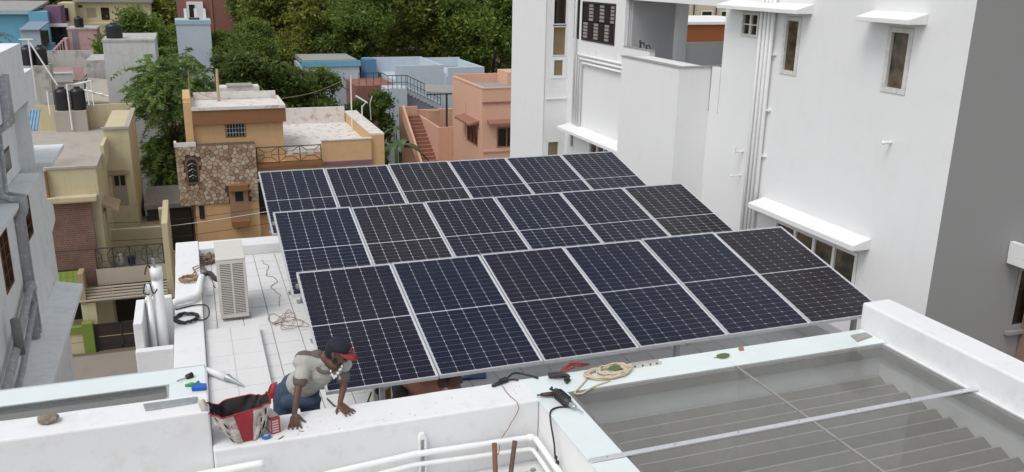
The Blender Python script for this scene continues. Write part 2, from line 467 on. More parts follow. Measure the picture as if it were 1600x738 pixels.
# front parapet, the higher wall on the left, walls of the light wells
MB().rough(-.98, 1.668, -1.0, -.58, -3.4, .15).build('front_parapet', WHITE2, HOUSE, bevel=.015, fix=True)
MB().rough(-4.2, -.982, -.93, -.605, -4.0, .45).build('high_wall', WHITE2, HOUSE, bevel=.015, fix=True)
B(1.672, 1.95, -6.5, -.62, -3.4, .138).build('well_wall', WHITE, HOUSE)
B(1.952, 5.45, -.95, -.62, -3.4, .138).build('well_wall', WHITE, HOUSE)
B(5.40, 5.448, -6.5, -.952, -3.4, .138).build('well_wall', WHITE, HOUSE)
B(1.952, 5.398, -6.5, -.952, -3.6, -3.2).build('well_floor', GREYW, HOUSE)
# parapet box on the right of the skylight
MB().rough(5.45, 5.80, -6.5, -.55, -3.4, .435).build('right_parapet', WHITE2, HOUSE, bevel=.02, fix=True)
B(.05, 1.668, -3.2, -1.004, -.7, -.43).build('lower_ledge', WHITE2, HOUSE)
B(-4.2, .048, -3.2, -1.004, -3.0, -1.2).build('lower_floor', WHITE2, HOUSE)
B(-3.6, -1.345, -.58, .56, -3.4, .0).build('well_wall', WHITE, HOUSE)
# chase for the drain pipe outside the left parapet
MB().rough(-1.76, -1.345, 2.86, 2.97, -2.2, -.6).build('pipe_chase', WHITE2, HOUSE, bevel=.012, fix=True)
MB().rough(-1.76, -1.66, 2.975, 3.8, -2.2, -.30).build('pipe_chase', WHITE2, HOUSE, bevel=.012, fix=True)
MB().rough(-1.655, -1.345, 3.7, 3.8, -2.2, -.27).build('pipe_chase', WHITE2, HOUSE, bevel=.012, fix=True)

# broken tiles and mortar left on the lower ledge
for k, (x, y, w, h, a) in enumerate(((1.12, -1.22, .24, .16, .25), (1.42, -1.16, .17, .12, -.1), (1.25, -1.5, .22, .2, .6), (.75, -1.25, .3, .18, .1))):
    m = MB(); c, s = math.cos(a), math.sin(a)
    P = [(-w / 2, -h / 2), (w / 2, -h / 2 + .03), (w / 2 - .02, h / 2), (-w / 2 + .03, h / 2 - .02)]
    m.prism([(x + p * c - q * s, y + p * s + q * c, -.43) for p, q in P], (0, 0, .012))
    tag(m.build('tile_offcut', TILE, loc=None), ('white tile offcut lying beside the brown sticks', 'small white tile offcut in the corner by the pipes', 'white tile offcut lying under the leaf on the ledge', 'white tile offcut left of the brown sticks')[k], 'tile', 'broken tiles on the lower ledge')

# ------------------------------------------------------------------ skylights of tinted glass
def skylight_right():
    s = thing('glass_skylight', 'large grey tinted glass skylight with aluminium bar in front of the panels', 'skylight', (3.5, -2.5, .14))
    # pale mint margins where the glass lies on the wall tops
    for a in ((1.655, 1.953, -6.5, -2.072), (1.655, 1.953, -2.02, -.955), (1.655, 3.668, -.95, -.60), (3.672, 5.445, -.95, -.60)):
        B(a[0], a[1], a[2], a[3], .141, .153).build('glass_margin', MINT, s)
    for x0, x1 in ((1.958, 3.660), (3.680, 5.40)):
        for y0, y1 in ((-2.02, -.955), (-3.50, -2.07), (-5.0, -3.55)):
            B(x0, x1, y0, y1, .142, .152).build('glass_pane', TINT, s)
    for y in (-2.045, -3.525):
        m = B(1.66, 5.445, y - .025, y + .025, .153, .168); b = m.build('cross_bar', ALU, s, bevel=.004)
        sc = MB()
        for i in range(7): sc.cyl(1.8 + i * .58, y, .167, .172, .008, 8)
        sc.build('screw', GALV, b)
    B(3.662, 3.678, -5.0, -.955, .140, .157).build('glazing_bar', CONC, s)
    y = -1.06
    while y > -5.2:                                          # slanted louvres under the glass
        p = [(1.955, y - .075, -.275), (5.395, y - .075, -.275), (5.395, y + .07, -.205), (1.955, y + .07, -.205)]
        b = MB().hexa([(q[0], q[1], q[2] - .012) for q in p] + p).build('louvre', FIN, s)
        B(1.956, 5.394, y + .071, y + .083, -.225, -.195).build('louvre_cap', CAPG, b)
        y -= .18
    B(1.955, 5.395, -1.0, -.954, .03, .136).build('edge_beam', FIN, s)
    B(5.34, 5.397, -6.4, -1.002, .03, .136).build('edge_beam', FIN, s)
    B(1.954, 2.0, -6.4, -1.002, .03, .136).build('edge_beam', FIN, s)
    return s
CAPG = plain('pale_grey_cap', (.52, .52, .50), rough=.6)
FIN = plain('grey_painted_louvre', (.27, .255, .235), rough=.7, var=.12)
skylight_right()
s = thing('glass_skylight', 'narrow mint edged glass skylight behind the high white wall', 'skylight', (-2.2, .1, .0))
B(-4.2, -1.008, .27, .575, .141, .153).build('glass_margin', MINT, s)
B(-1.30, -1.008, -.578, .268, .141, .153).build('glass_margin', MINT, s)
B(-4.2, -1.303, -.578, .266, .142, .152).build('glass_pane', TINT, s)
B(-4.2, -1.0, .576, .592, .128, .156).build('edge_trim', ALU, s)
B(-1.004, -.99, -.578, .575, .128, .156).build('edge_trim', ALU, s)
B(-4.2, -1.345, .50, .572, -.1, .138).build('edge_beam', FIN, s)
B(-4.1, -1.345, -.1, .2, .02, .11).build('louvre', FIN, s)

# ------------------------------------------------------------------ solar panels
PW, PL, TILT = 1.048, 2.09, 0.2223
cw = (PW - .042) / 6; midg = .012; chh = (PL - .042 - midg) / 24
def cell_poly(x0, x1, y0, y1, z, c=.007): return [(x0 + c, y0, z), (x1 - c, y0, z), (x1, y0 + c, z), (x1, y1 - c, z), (x1 - c, y1, z), (x0 + c, y1, z), (x0, y1 - c, z), (x0, y0 + c, z)]
def cell_origin(i, j): return (.021 + i * cw, .021 + j * chh + (midg if j >= 12 else 0))
fr = MB()
L_ = .0115
fr.box(0, PW, 0, L_, -.035, .004).box(0, PW, PL - L_, PL, -.035, .004).box(0, L_, L_, PL - L_, -.035, .004).box(PW - L_, PW, L_, PL - L_, -.035, .004)
frame_me = fr.mesh('frame'); frame_me.materials.append(ALU)
bk = B(L_, PW - L_, L_, PL - L_, -.008, -.004); back_me = bk.mesh('backsheet'); back_me.materials.append(BACK)
cell_mes = []
field_mes = []
for cm in CELLS:
    m = MB().quad(*cell_poly(.0020, cw - .0020, .0019, chh - .0019, -.0015)); m.quad(*[(x, y, -.0038) for x, y, z in reversed(cell_poly(.0022, cw - .0022, .0030, chh - .0030, 0))])
    me = m.mesh('cell'); me.materials.append(cm); cell_mes.append(me)
    m = MB()
    for i in range(6):
        for j in range(24):
            x, y = cell_origin(i, j); m.quad(*cell_poly(x + .0022, x + cw - .0022, y + .0024, y + chh - .0024, -.0015))
    me = m.mesh('cell_field'); me.materials.append(cm); field_mes.append(me)
ORD = ['leftmost', 'second from the left', 'third from the left', 'third from the right', 'second from the right', 'rightmost']
ROWN = ['front', 'middle', 'back']
TONE = [[1, 0, 1, 0, 0, 2], [0, 2, 1, 0, 1, 2], [0, 1, 2, 0, 0, 1]]
ROWS = [(0.0, 0.0, 0.0), (-.006, 2.571, 0.0), (0.0, 5.061, .03)]
for r, (ox, oy, oz) in enumerate(ROWS):
    for k in range(6):
        p = thing('solar_module', '%s panel in the %s row of dark blue solar panels' % (ORD[k], ROWN[r]), 'solar panel', (ox + k * 1.06 + .006, oy, oz + RND.uniform(-.002, .002)), 'solar panels on the terrace')
        p.rotation_euler = (TILT + RND.uniform(-.0035, .0035), RND.uniform(-.002, .002), RND.uniform(-.0015, .0015))
        def add(name, me):
            o = bpy.data.objects.new(name, me); COL.objects.link(o); o.parent = p; return o
        add('frame', frame_me); bs = add('backsheet', back_me)
        t = TONE[r][k]
        if r == 0:
            for i in range(6):
                for j in range(24):
                    o = bpy.data.objects.new('cell', cell_mes[t]); COL.objects.link(o); o.parent = bs
                    x, y = cell_origin(i, j); o.location = (x, y, 0)
        else:
            c = add('cell_field', field_mes[t]); c['kind'] = 'stuff'
    # galvanised stand under each row
    st = thing('panel_stand', 'galvanised steel stand under the %s row of panels' % ROWN[r], 'stand', (3.2, oy + 1, FZ), 'panel stands')
    sl = math.tan(TILT)
    for yy in (.18, 1.88):
        z = oz + yy * sl - .045
        B(ox - .02, ox + 6.38, oy + yy - .02, oy + yy + .02, z - .045, z - .003).build('rail', GALV, st)
    for xx in (.58, 3.82, 6.2) if r == 0 else (.3, 3.3, 6.2):
        for yy in (.33, 1.74):
            z = oz + yy * sl - .045
            B(ox + xx - .025, ox + xx + .025, oy + yy - .025, oy + yy + .025, FZ + .006, z - .05).build('post', GALV, st)
            B(ox + xx - .075, ox + xx + .075, oy + yy - .075, oy + yy + .075, FZ + .0, FZ + .0055).build('base_plate', GALV, st)
        za = oz + .1 * sl - .092; zb = oz + 1.98 * sl - .092
        MB().hexa([(ox + xx - .02, oy + .1, za - .04), (ox + xx + .02, oy + .1, za - .04), (ox + xx + .02, oy + 1.98, zb - .04), (ox + xx - .02, oy + 1.98, zb - .04),
                   (ox + xx - .02, oy + .1, za), (ox + xx + .02, oy + .1, za), (ox + xx + .02, oy + 1.98, zb), (ox + xx - .02, oy + 1.98, zb)]).build('rafter', GALV, st)

# ------------------------------------------------------------------ white apartment building on the right
AB = thing('white_apartment_building', 'tall white apartment building with a grey painted side beyond the panels', 'building', (9.0, 8.0, GZ))
H1 = 7.0
main = MB()
# main face X = 9, from Y 1.91 to 15.3 ; u runs along +Y
wx = 9.0
holes = [(2.92 - 1.91, 3.42 - 1.91, 2.0 - GZ, 2.97 - GZ), (5.45 - 1.91, 5.92 - 1.91, 2.0 - GZ, 3.0 - GZ), (6.66 - 1.91, 7.22 - 1.91, 2.56 - GZ, 3.02 - GZ),
         (3.40 - 1.91, 5.60 - 1.91, -1.75 - GZ, -.60 - GZ), (7.76 - 1.91, 12.0 - 1.91, 1.0 - GZ, 3.08 - GZ), (12.5 - 1.91, 14.45 - 1.91, 1.96 - GZ, 2.96 - GZ),
         (14.62 - 1.91, 15.0 - 1.91, 1.95 - GZ, 3.3 - GZ), (12.32 - 1.91, 13.72 - 1.91, -1.7 - GZ, -.56 - GZ), (14.7 - 1.91, 14.95 - 1.91, -1.05 - GZ, -.54 - GZ)]
main.holed((wx, 1.91, GZ), (0, 1, 0), (0, 0, 1), (-1, 0, 0), 15.3 - 1.91, H1 - GZ, holes, .10)
main.build('side_wall', WHITE, AB)
gf = MB().holed((wx, 1.91, GZ), (1, 0, 0), (0, 0, 1), (0, -1, 0), 9.0, H1 - GZ, [(10.72 - 9, 12.2 - 9, -1.56 - GZ, -.52 - GZ)], .10)
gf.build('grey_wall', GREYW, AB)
B(9.12, 10.5, 12.02, 18.05, GZ, H1).build('core', WHITE, AB)
B(10.502, 18.0, 12.02, 18.05, GZ, .95).build('core', WHITE, AB)
B(10.57, 18.0, 11.9, 12.0, .952, 2.07).build('balcony_wall', WHITE, AB)
B(9.12, 18.0, 2.05, 7.6, GZ, H1).build('core', WHITE, AB)
B(9.12, 18.0, 7.602, 12.0, GZ, .95).build('core', WHITE, AB)
# window of the right upper part, with dusty film on the frames
def shade(y0, y1, z, d=.45, t=.07, x=9.0, name='sunshade'):
    m = MB(); m.hexa([(x - d, y0, z), (x + .0, y0, z), (x + .0, y1, z), (x - d, y1, z), (x - d, y0, z + t), (x, y0, z + t + .09), (x, y1, z + t + .09), (x - d, y1, z + t)])
    return m.build(name, WHITE, AB, bevel=.008)
FILM = plain('dusty_white_upvc', (.70, .69, .65), rough=.6, var=.22, scale=9)
PANER = plain('brown_painted_reflection_pane', (.17, .13, .085), rough=.06, spec=.6, var=.88, scale=2.6)  # brown mottle painted in for the reflections on the panes
window(AB, 'x', wx, 2.925, 3.415, 2.005, 2.965, fw=.075, frame=FILM, pane=PANER)
window(AB, 'x', wx, 5.455, 5.915, 2.005, 2.995, fw=.07, frame=FILM, pane=PANER)
window(AB, 'x', wx, 6.665, 7.215, 2.565, 3.015, fw=.05, frame=FILM, pane=PANE, mull=1, bars=1)
window(AB, 'x', wx, 3.41, 5.59, -1.745, -.605, fw=.06, frame=PVC, pane=PANER, mull=3)
window(AB, 'x', wx, 12.33, 13.71, -1.69, -.565, fw=.06, frame=PVC, pane=PANER, mull=2)
window(AB, 'x', wx, 14.705, 14.945, -1.04, -.545, fw=.04, frame=PVC, pane=DARKIN)
B(9.06, 9.10, 14.62, 15.0, 1.95, 3.3).build('dark_opening', DARKIN, AB)
shade(2.70, 3.78, 3.03, d=.34); shade(5.20, 7.6, 3.06, d=.34)
shade(3.18, 6.0, -.47, d=.34, t=.09); shade(11.0, 14.95, -.50, d=.42, t=.08)
# jali screen window: dark chequer of upright and lying slats
ja = MB()
for z0, z1 in ((1.965, 2.01), (2.915, 2.955)): ja.box(8.98, 9.06, 12.505, 14.445, z0, z1)
for y0, y1 in ((12.505, 12.55), (14.40, 14.445)): ja.box(8.98, 9.06, y0, y1, 2.01, 2.915)
DKW = plain('dark_brown_screen', (.030, .020, .022), rough=.6)
jw = ja.build('jali_window', DKW, AB)
B(9.07, 9.09, 12.55, 14.40, 2.01, 2.915).build('screen_back', DARKIN, jw)
GRL = plain('grey_beige_slat', (.30, .27, .25), rough=.6)
# lying pale slats in alternate bays, upright dark ones between
bays = [(14.20, 14.40), (13.85, 14.20), (13.62, 13.85), (13.10, 13.62), (12.86, 13.10), (12.55, 12.86)]
for row, (z0, z1) in enumerate(((2.47, 2.91), (2.02, 2.44))):
    edges = [12.56, 12.80, 13.16, 13.42, 13.80, 14.06, 14.39] if row == 0 else [12.56, 12.86, 13.10, 13.48, 13.74, 14.12, 14.39]
    for i in range(6):
        lying = (i % 2 == 0) if row == 0 else (i % 2 == 1)
        a, b = edges[i], edges[i + 1]
        if lying:
            for q in range(5):
                z = z0 + (z1 - z0) * (q + .5) / 5
                B(9.0, 9.02, a + .01, b - .01, z - .032, z + .030).build('slat', GRL, jw)
        else:
            nn = max(2, int((b - a) / .06))
            for q in range(nn):
                y = a + (b - a) * (q + .5) / nn
                B(9.005, 9.03, y - .014, y + .014, z0, z1).build('slat', DKW, jw)
# projecting shaft block with grey coping
bl = B(8.26, 8.998, 8.11, 10.62, GZ, 1.88).build('shaft_block', WHITE, AB)
cop = MB().box(8.24, 8.40, 8.09, 10.64, 1.882, 1.905).box(8.402, 9.35, 8.09, 8.26, 1.882, 1.905)
cop.build('coping', CONC, AB)
B(9.0, 9.12, 7.78, 8.088, 1.0, 1.90).build('balcony_wall', WHITE, AB)
# recess and far tower
B(8.34, 9.118, 15.40, 18.05, GZ, H1).build('tower', WHITE, AB)
rc = MB().holed((8.34, 15.3, GZ), (1, 0, 0), (0, 0, 1), (0, -1, 0), .66, H1 - GZ, [(8.52 - 8.34, 8.92 - 8.34, 1.46 - GZ, 6.0 - GZ), (8.50 - 8.34, 8.93 - 8.34, .84 - GZ, 1.44 - GZ), (8.42 - 8.34, 8.84 - 8.34, -1.8 - GZ, -.88 - GZ)], .08)
rc.build('recess_wall', WHITE, AB)
w = window(AB, 'y', 15.3, 8.50, 8.93, .845, 1.435, fw=.085, depth=.05, frame=PVC, pane=PANEB)
window(AB, 'y', 15.3, 8.52, 8.92, 1.47, 2.26, fw=.02, depth=.05, frame=PVC, pane=PANEB)
window(AB, 'y', 15.3, 8.52, 8.92, 2.31, 4.2, fw=.02, depth=.05, frame=PVC, pane=PANE)
window(AB, 'y', 15.3, 8.425, 8.835, -1.78, -.885, fw=.05, depth=.05, frame=PVC, pane=PANEB)
B(8.36, 8.96, 15.26, 15.298, .28, .31).build('ledge', WHITE, AB)
# balcony behind the shaft
B(8.998, 9.14, 10.7, 12.0, 1.0, 1.98).build('balcony_wall', WHITE, AB)
cp2 = B(8.985, 9.16, 10.68, 12.0, 1.982, 2.0).build('coping', CONC, AB)
BALG = paint('balcony_shade_grey', (.42, .42, .43), var=.06)  # grey puts the shade of the balcony interior into the colour
B(9.15, 10.30, 11.9, 12.01, .952, 3.4).build('balcony_back', BALG, AB)
B(10.302, 10.56, 11.72, 11.98, .952, 3.4).build('balcony_column', WHITE, AB)
B(9.1, 18, 7.61, 11.95, 3.35, H1).build('upper_floor', WHITE, AB)
tp = MB()
tp.tube([(9.1, 11.35, 2.0), (9.1, 11.35, 2.12), (9.1, 11.2, 2.13), (9.1, 11.15, 2.06)], .02, 8)
tp.tube([(9.1, 11.05, 2.0), (9.1, 11.05, 2.08), (9.1, 10.92, 2.09), (9.1, 10.88, 2.03)], .018, 8).tube([(9.1, 11.35, 2.12), (9.1, 11.38, 2.17)], .025, 8)
tag(tp.build('tap', BLACKP, loc=(9.1, 11.2, 2.0)), 'bent dark taps standing on the balcony ledge of the white building', 'tap')
# service pipes
def pipe_run(lab, paths, r, clips):
    t = thing('pipe_bundle', lab, 'pipe', paths[0][-1], 'white pipes on the apartment wall')
    for p in paths: MB().tube(p, r, 8).build('pipe', PVC, t, smooth=True)
    for c in clips: B(*c).build('pipe_clip', PVC, t)
pipe_run('white upright pipes clipped to the wall between the windows', [[(8.93, y, -3.5), (8.93, y, 6.5)] for y in (6.16, 6.27, 6.38, 6.50)], .038,
         [(8.95, 9.0, 6.05, 6.62, z, z + .03) for z in (-.6, .45, 1.3, 2.3)])
pts = []
for i, y in enumerate((14.28, 14.42, 14.56)):
    zt = 1.38 + .10 * i
    pts.append([(8.94, 10.64, zt), (8.94, y - .06, zt), (8.94, y, zt - .06), (8.94, y, -.40)])
pts.append([(8.94, 14.72, 6.5), (8.94, 14.72, -.40)])
pipe_run('white pipes turning from upright to level below the screen window', pts, .034, [(8.95, 9.0, 11.2 + q * 1.1, 11.24 + q * 1.1, 1.32, 1.75) for q in range(3)])
st_ = MB().tube([(8.995, 3.05, 1.28), (8.85, 3.05, 1.28)], .022, 10).ball((8.85, 3.05, 1.28), .03, 10, 6)
tag(st_.build('pipe_stub', PVC, loc=(9, 3.05, 1.28)), 'short white capped pipe stub poking out under the right upper window', 'pipe')
tpw = MB().tube([(8.995, 6.78, .42), (8.80, 6.78, .42)], .018, 8).tube([(8.80, 6.78, .36), (8.80, 6.78, .52)], .03, 8)
tag(tpw.build('wall_spout', PVC, loc=(9, 6.78, .42)), 'small white spout on the wall left of the upright pipes', 'pipe')
tpw = MB().tube([(8.995, 6.78, -.05), (8.80, 6.78, -.05)], .014, 8).ball((8.79, 6.78, -.05), .025, 8, 6)
tag(tpw.build('wall_hook', PVC, loc=(9, 6.78, -.05)), 'small white hook below the spout beside the upright pipes', 'hook')
# grey side: shade and window
m = B(10.42, 12.5, 1.46, 1.90, -.42, -.30); sh = m.build('sunshade', WHITE, AB, bevel=.01)
B(10.42, 12.5, 1.46, 1.52, -.30, -.08).build('shade_rim', WHITE, sh)
B(10.42, 10.50, 1.52, 1.90, -.30, -.08).build('shade_rim', WHITE, sh)
B(11.0, 11.7, 1.45, 1.9, GZ, -.95).build('brown_pilaster', paint('dull_salmon_brown', (.30, .19, .15), var=.1), AB)
window(AB, 'y', 1.91, 10.725, 12.19, -1.555, -.525, fw=.06, frame=GREYW, pane=PANE, mull=1, sill=True)

# ------------------------------------------------------------------ neighbour on the left, cool white, seen along its side
NB = thing('cool_white_house', 'bluish white house at the left edge with brown windows and silver pipes', 'house', (-5.0, 15.0, GZ))
X_ = -5.0
holes = [(13.0 - 10.0, 13.95 - 10.0, -3.2 - GZ, -1.85 - GZ), (15.55 - 10, 17.05 - 10, -2.95 - GZ, -1.85 - GZ), (16.0 - 10, 17.2 - 10, -1.42 - GZ, -.62 - GZ)]
MB().holed((X_, 10.0, GZ), (0, 1, 0), (0, 0, 1), (1, 0, 0), 8.75, -1.76 - GZ, holes[:2], .12).build('side_wall', BLUEW, NB)
B(-9.0, X_ - .13, 10.0, 18.74, GZ, -1.77).build('core', BLUEW, NB)
B(-9.0, -5.35, 10.0, 18.74, -1.62, .14).build('upper_wall', BLUEW, NB)
MB().prism([(X_, 18.745, GZ), (X_, 18.745, .0), (X_ - 4, 18.745, .0), (X_ - 4, 18.745, GZ)], (0, .1, 0)).build('end_wall', BLUEW, NB)
# stair headroom and stepped parapet above
B(-9.0, -5.002, 12.0, 19.05, .152, 1.66).build('stair_headroom', BLUEW, NB, bevel=.01)
B(-7.5, -5.002, 19.052, 20.36, -.05, .88).build('parapet_step', BLUEW, NB, bevel=.01)
MB().prism([(-5.0, 18.85, -.15), (-5.0, 20.36, -.052), (-5.0, 20.36, .0), (-5.0, 18.85, .1)], (-2.4, 0, 0)).build('parapet_bracket', BLUEW, NB)
# sun shades: a long sloping one above the first floor windows and a deeper one at the far end
MB().hexa([(-6.5, 10.0, -1.76), (-4.86, 10.0, -1.76), (-4.86, 18.3, -1.76), (-6.5, 18.3, -1.76), (-6.5, 10.0, -1.63), (-4.86, 10.0, -1.64), (-4.86, 18.3, -1.64), (-6.5, 18.3, -1.63)]).build('sunshade', BLUEW, NB, bevel=.01)
B(-6.2, -4.62, 18.86, 21.6, -1.62, -1.5).build('sunshade', BLUEW, NB, bevel=.01)
B(-5.9, -5.02, 18.86, 20.0, -6.0, -1.63).build('rear_wing', BLUEW, NB)
MB().prism([(-5.0, 18.9, -2.3), (-5.0, 20.7, -3.15), (-5.0, 20.75, -3.6), (-5.0, 18.9, -3.9)], (-1.2, 0, 0)).build('stair_soffit', BLUEW, NB)
B(-6.5, -5.02, 18.87, 20.55, GZ, -6.0).build('lower_wing', BLUEW, NB)
window(NB, 'x', -5.35, 16.4, 17.5, -1.3, -.75, n=1, fw=.06, depth=.0, frame=BROWNW, pane=PANE, mull=1)
for a in ((13.005, 13.945, -3.195, -1.855), (15.555, 17.045, -2.945, -1.855)):
    window(NB, 'x', X_, a[0], a[1], a[2], a[3], n=1, fw=.06, depth=.09, frame=BROWNW, pane=PANE, mull=1, bars=3)
MB().hexa([(-5.0, 11.0, -5.3), (-4.3, 11.0, -5.3), (-4.3, 19.2, -5.3), (-5.0, 19.2, -5.3), (-5.0, 11.0, -5.0), (-4.3, 11.0, -5.15), (-4.3, 19.2, -5.15), (-5.0, 19.2, -5.0)]).build('lower_shade', BLUEW, NB, bevel=.01)
# silver painted pipes and rough strip
t = thing('silver_pipes', 'rough silver grey drain pipes fixed to the bluish white house', 'pipe', (-4.9, 15.0, -5.0))
MB().tube([(-4.93, 15.55, 1.2), (-4.93, 15.4, .1), (-5.26, 15.3, -.1), (-5.26, 15.1, -1.5), (-4.8, 15.05, -1.6), (-4.8, 15.0, -1.85), (-4.93, 15.0, -2.1), (-4.93, 14.95, -5.0)], .11, 10).build('pipe', SILVER, t, smooth=True)
MB().tube([(-4.9, 15.9, 1.2), (-4.9, 15.8, .1), (-5.2, 15.75, -.1), (-5.2, 15.5, -1.5), (-4.8, 15.42, -1.6), (-4.8, 15.38, -1.85), (-4.9, 15.35, -2.1), (-4.9, 15.3, -5.0)], .07, 10).build('pipe', SILVER, t, smooth=True)
MB().tube([(-4.84, 14.8, -3.6), (-4.84, 12.4, -4.15), (-4.84, 10.4, -4.5)], .09, 10).build('pipe', SILVER, t, smooth=True)
MB().tube([(-4.84, 14.9, -4.1), (-4.84, 12.6, -4.75), (-4.84, 10.4, -5.1)], .07, 10).build('pipe', SILVER, t, smooth=True)
MB().ball((-4.88, 14.9, -3.7), (.15, .16, .18), 12, 8).build('pipe_joint', SILVER, t, smooth=True)
MB().tube([(-4.78, 12.3, -3.5), (-4.78, 12.3, -4.3)], .10, 10).build('vent_pipe', plain('grey_vent_pipe', (.2, .21, .21), rough=.5), t, smooth=True)

# ------------------------------------------------------------------ cream house across the street on the left
CH = thing('cream_house', 'two storey cream house with brick clad pillar and balcony across the street', 'house', (-5.0, 30.0, GZ))
BRICK = brick_mat('brown_brick_cladding', (.16, .075, .05), (.20, .10, .07), (.28, .22, .18), 4.2, .35)
B(-9.0, -4.53, 28.5, 42.0, GZ, -4.25).build('wall', CREAM, CH)
B(-9.0, -4.82, 28.20, 28.498, -8.2, -4.85).build('brick_pillar', BRICK, CH)
B(-9.0, -4.60, 28.05, 28.498, -4.848, -4.70).build('cornice', CREAM, CH)
B(-9.0, -4.60, 28.04, 28.498, -4.90, -4.85).build('cornice', CREAMD, CH)
# roof parapet
B(-6.2, -4.53, 28.5, 28.66, -4.25, -3.68).build('parapet', CREAM, CH)
B(-4.69, -4.53, 28.662, 33.0, -4.25, -3.68).build('parapet', CREAM, CH)
B(-6.25, -4.48, 28.46, 28.70, -3.68, -3.60).build('coping', ROOFC, CH); B(-4.74, -4.48, 28.702, 33.0, -3.68, -3.60).build('coping', ROOFC, CH)
B(-8.9, -4.70, 28.67, 41.9, -4.249, -4.10).build('roof_floor', ROOFC, CH)
B(-6.32, -6.2, 28.3, 28.498, -5.0, -3.7).build('brown_post', BROWNP, CH)
r = MB()
for z in (-4.4, -3.95): r.tube([(-7.2, 28.45, z), (-6.35, 28.45, z)], .025, 6)
for x in (-6.5, -6.75, -7.0): r.tube([(x, 28.45, -4.7), (x, 28.45, -3.9), (x - .12, 28.4, -3.75)], .02, 6)
r.build('corner_railing', IRON, CH)
# side wing with a window
B(-4.528, -3.55, 33.0, 38.5, GZ, -3.0).build('wing', CREAM, CH)
B(-4.60, -3.50, 32.94, 33.10, -3.0, -2.9).build('coping', ROOFC, CH); B(-3.70, -3.50, 33.102, 38.5, -3.0, -2.9).build('coping', ROOFC, CH)
B(-4.528, -4.40, 30.9, 32.93, -4.2, -3.3).build('parapet', CREAM, CH)
B(-4.52, -3.72, 32.85, 32.998, -4.95, -4.78).build('lintel_band', CREAMD, CH)
window(CH, 'y', 33.0, -4.42, -3.85, -6.35, -4.97, fw=.06, depth=.0, frame=CREAMD, pane=SHUT, mull=1, bars=0)
for x in (-4.32, -4.08): B(x, x + .18, 32.97, 32.994, -5.45, -5.02).build('dark_light', DARKIN, CH)
# narrow side window shade
MB().hexa([(-4.528, 28.9, -5.3), (-3.95, 28.9, -5.55), (-3.95, 30.4, -5.55), (-4.528, 30.4, -5.3), (-4.528, 28.9, -5.2), (-3.95, 28.9, -5.45), (-3.95, 30.4, -5.45), (-4.528, 30.4, -5.2)]).build('sunshade', CREAMD, CH)
for i in range(3): B(-4.526, -4.47, 29.0 + i * .45, 29.12 + i * .45, -7.4, -5.6).build('side_mullion', CREAM, CH)
B(-4.5265, -4.51, 29.05, 30.2, -7.4, -5.6).build('side_window', PANE, CH)
B(-4.50, -2.6, 33.2, 36.5, GZ, -7.8).build('rear_annex', CREAM, CH)
B(-4.5, -2.4, 32.6, 33.3, -7.9, -7.78).build('rear_slab', CREAM, CH)
for x in (-4.3, -3.7): B(x, x + .42, 33.17, 33.198, -8.7, -8.0).build('dark_opening', DARKIN, CH)
# porch: low walls, terrace with railing, ribbed slab, green tiled lean-to, gate
B(-4.6, -2.25, 31.5, 31.7, -8.2, -7.0).build('back_terrace_wall', CREAM, CH)
B(-2.42, -2.2, 27.9, 31.7, -9.0, -5.9).build('terrace_pillar', CREAM, CH)
B(-2.62, -2.40, 31.3, 31.72, -7.0, -6.2).build('terrace_pillar', CREAM, CH)
B(-4.9, -2.42, 28.0, 31.5, -8.2, -8.05).build('terrace_floor', CONC, CH)
B(-4.9, -2.42, 27.92, 28.0, -8.2, -7.55).build('terrace_rim', MINTP, CH)
ps = B(-5.5, -2.4, 27.3, 27.92, -8.64, -8.59).build('porch_slab', CONC, CH)
for i in range(5):
    z = -8.56 + .085 * i
    B(-5.52, -2.4, 27.2 - .0 + i * .10, 27.29 + i * .10, z, z + .05).build('slat', MINTP, ps)
rl = thing('balcony_railing', 'dark iron balcony railing with crossed panels on the cream house', 'railing', (-4.0, 27.95, -7.55))
zb, zt = -7.5, -6.72
MB().tube([(-6.4, 27.95, zt), (-2.45, 27.95, zt)], .025, 6).build('top_rail', IRON, rl)
MB().tube([(-4.85, 27.95, zb), (-2.45, 27.95, zb)], .018, 6).build('bottom_rail', IRON, rl)
def cross_panel(par, x0, x1, y, z0, z1, r=.014, nm='cross_panel'):
    m = MB(); cx, cz = (x0 + x1) / 2, (z0 + z1) / 2; w, h = (x1 - x0) * .2, (z1 - z0) * .2
    for sx in (-1, 1):
        for sz in (-1, 1): m.tube([(x0 if sx < 0 else x1, y, z0 if sz < 0 else z1), (cx + sx * w, y, cz + sz * h)], r, 5)
    m.tube([(cx - w, y, cz - h), (cx + w, y, cz - h), (cx + w, y, cz + h), (cx - w, y, cz + h), (cx - w, y, cz - h)], r, 5)
    for sx in (-1, 1): m.tube([(cx + sx * w, y, cz), (x0 if sx < 0 else x1, y, cz)], r, 5)
    return m.build(nm, IRON, par)
for i in range(4):
    x0 = -4.85 + i * .6
    MB().tube([(x0, 27.95, zb - .05), (x0, 27.95, zt)], .022, 6).build('baluster', IRON, rl)
    cross_panel(rl, x0 + .03, x0 + .57, 27.95, zb + .03, zt - .03)
MB().tube([(-2.45, 27.95, zb - .05), (-2.45, 27.95, zt)], .022, 6).build('baluster', IRON, rl)
pot = MB().lathe(-4.2, 29.6, [(-8.04, .14), (-7.75, .2), (-7.55, .12), (-7.5, .15)], 12)
tag(pot.build('water_pot', ALU, loc=(-4.2, 29.6, -8.04), smooth=True), 'pale metal water pot on the terrace of the cream house', 'pot')
pot = MB().lathe(-3.75, 29.7, [(-8.04, .13), (-7.7, .16)], 12)
tag(pot.build('bucket', plain('dark_blue_plastic', (.03, .035, .06)), loc=(-3.75, 29.7, -8.04)), 'dark bucket beside the water pot on the cream house terrace', 'bucket')
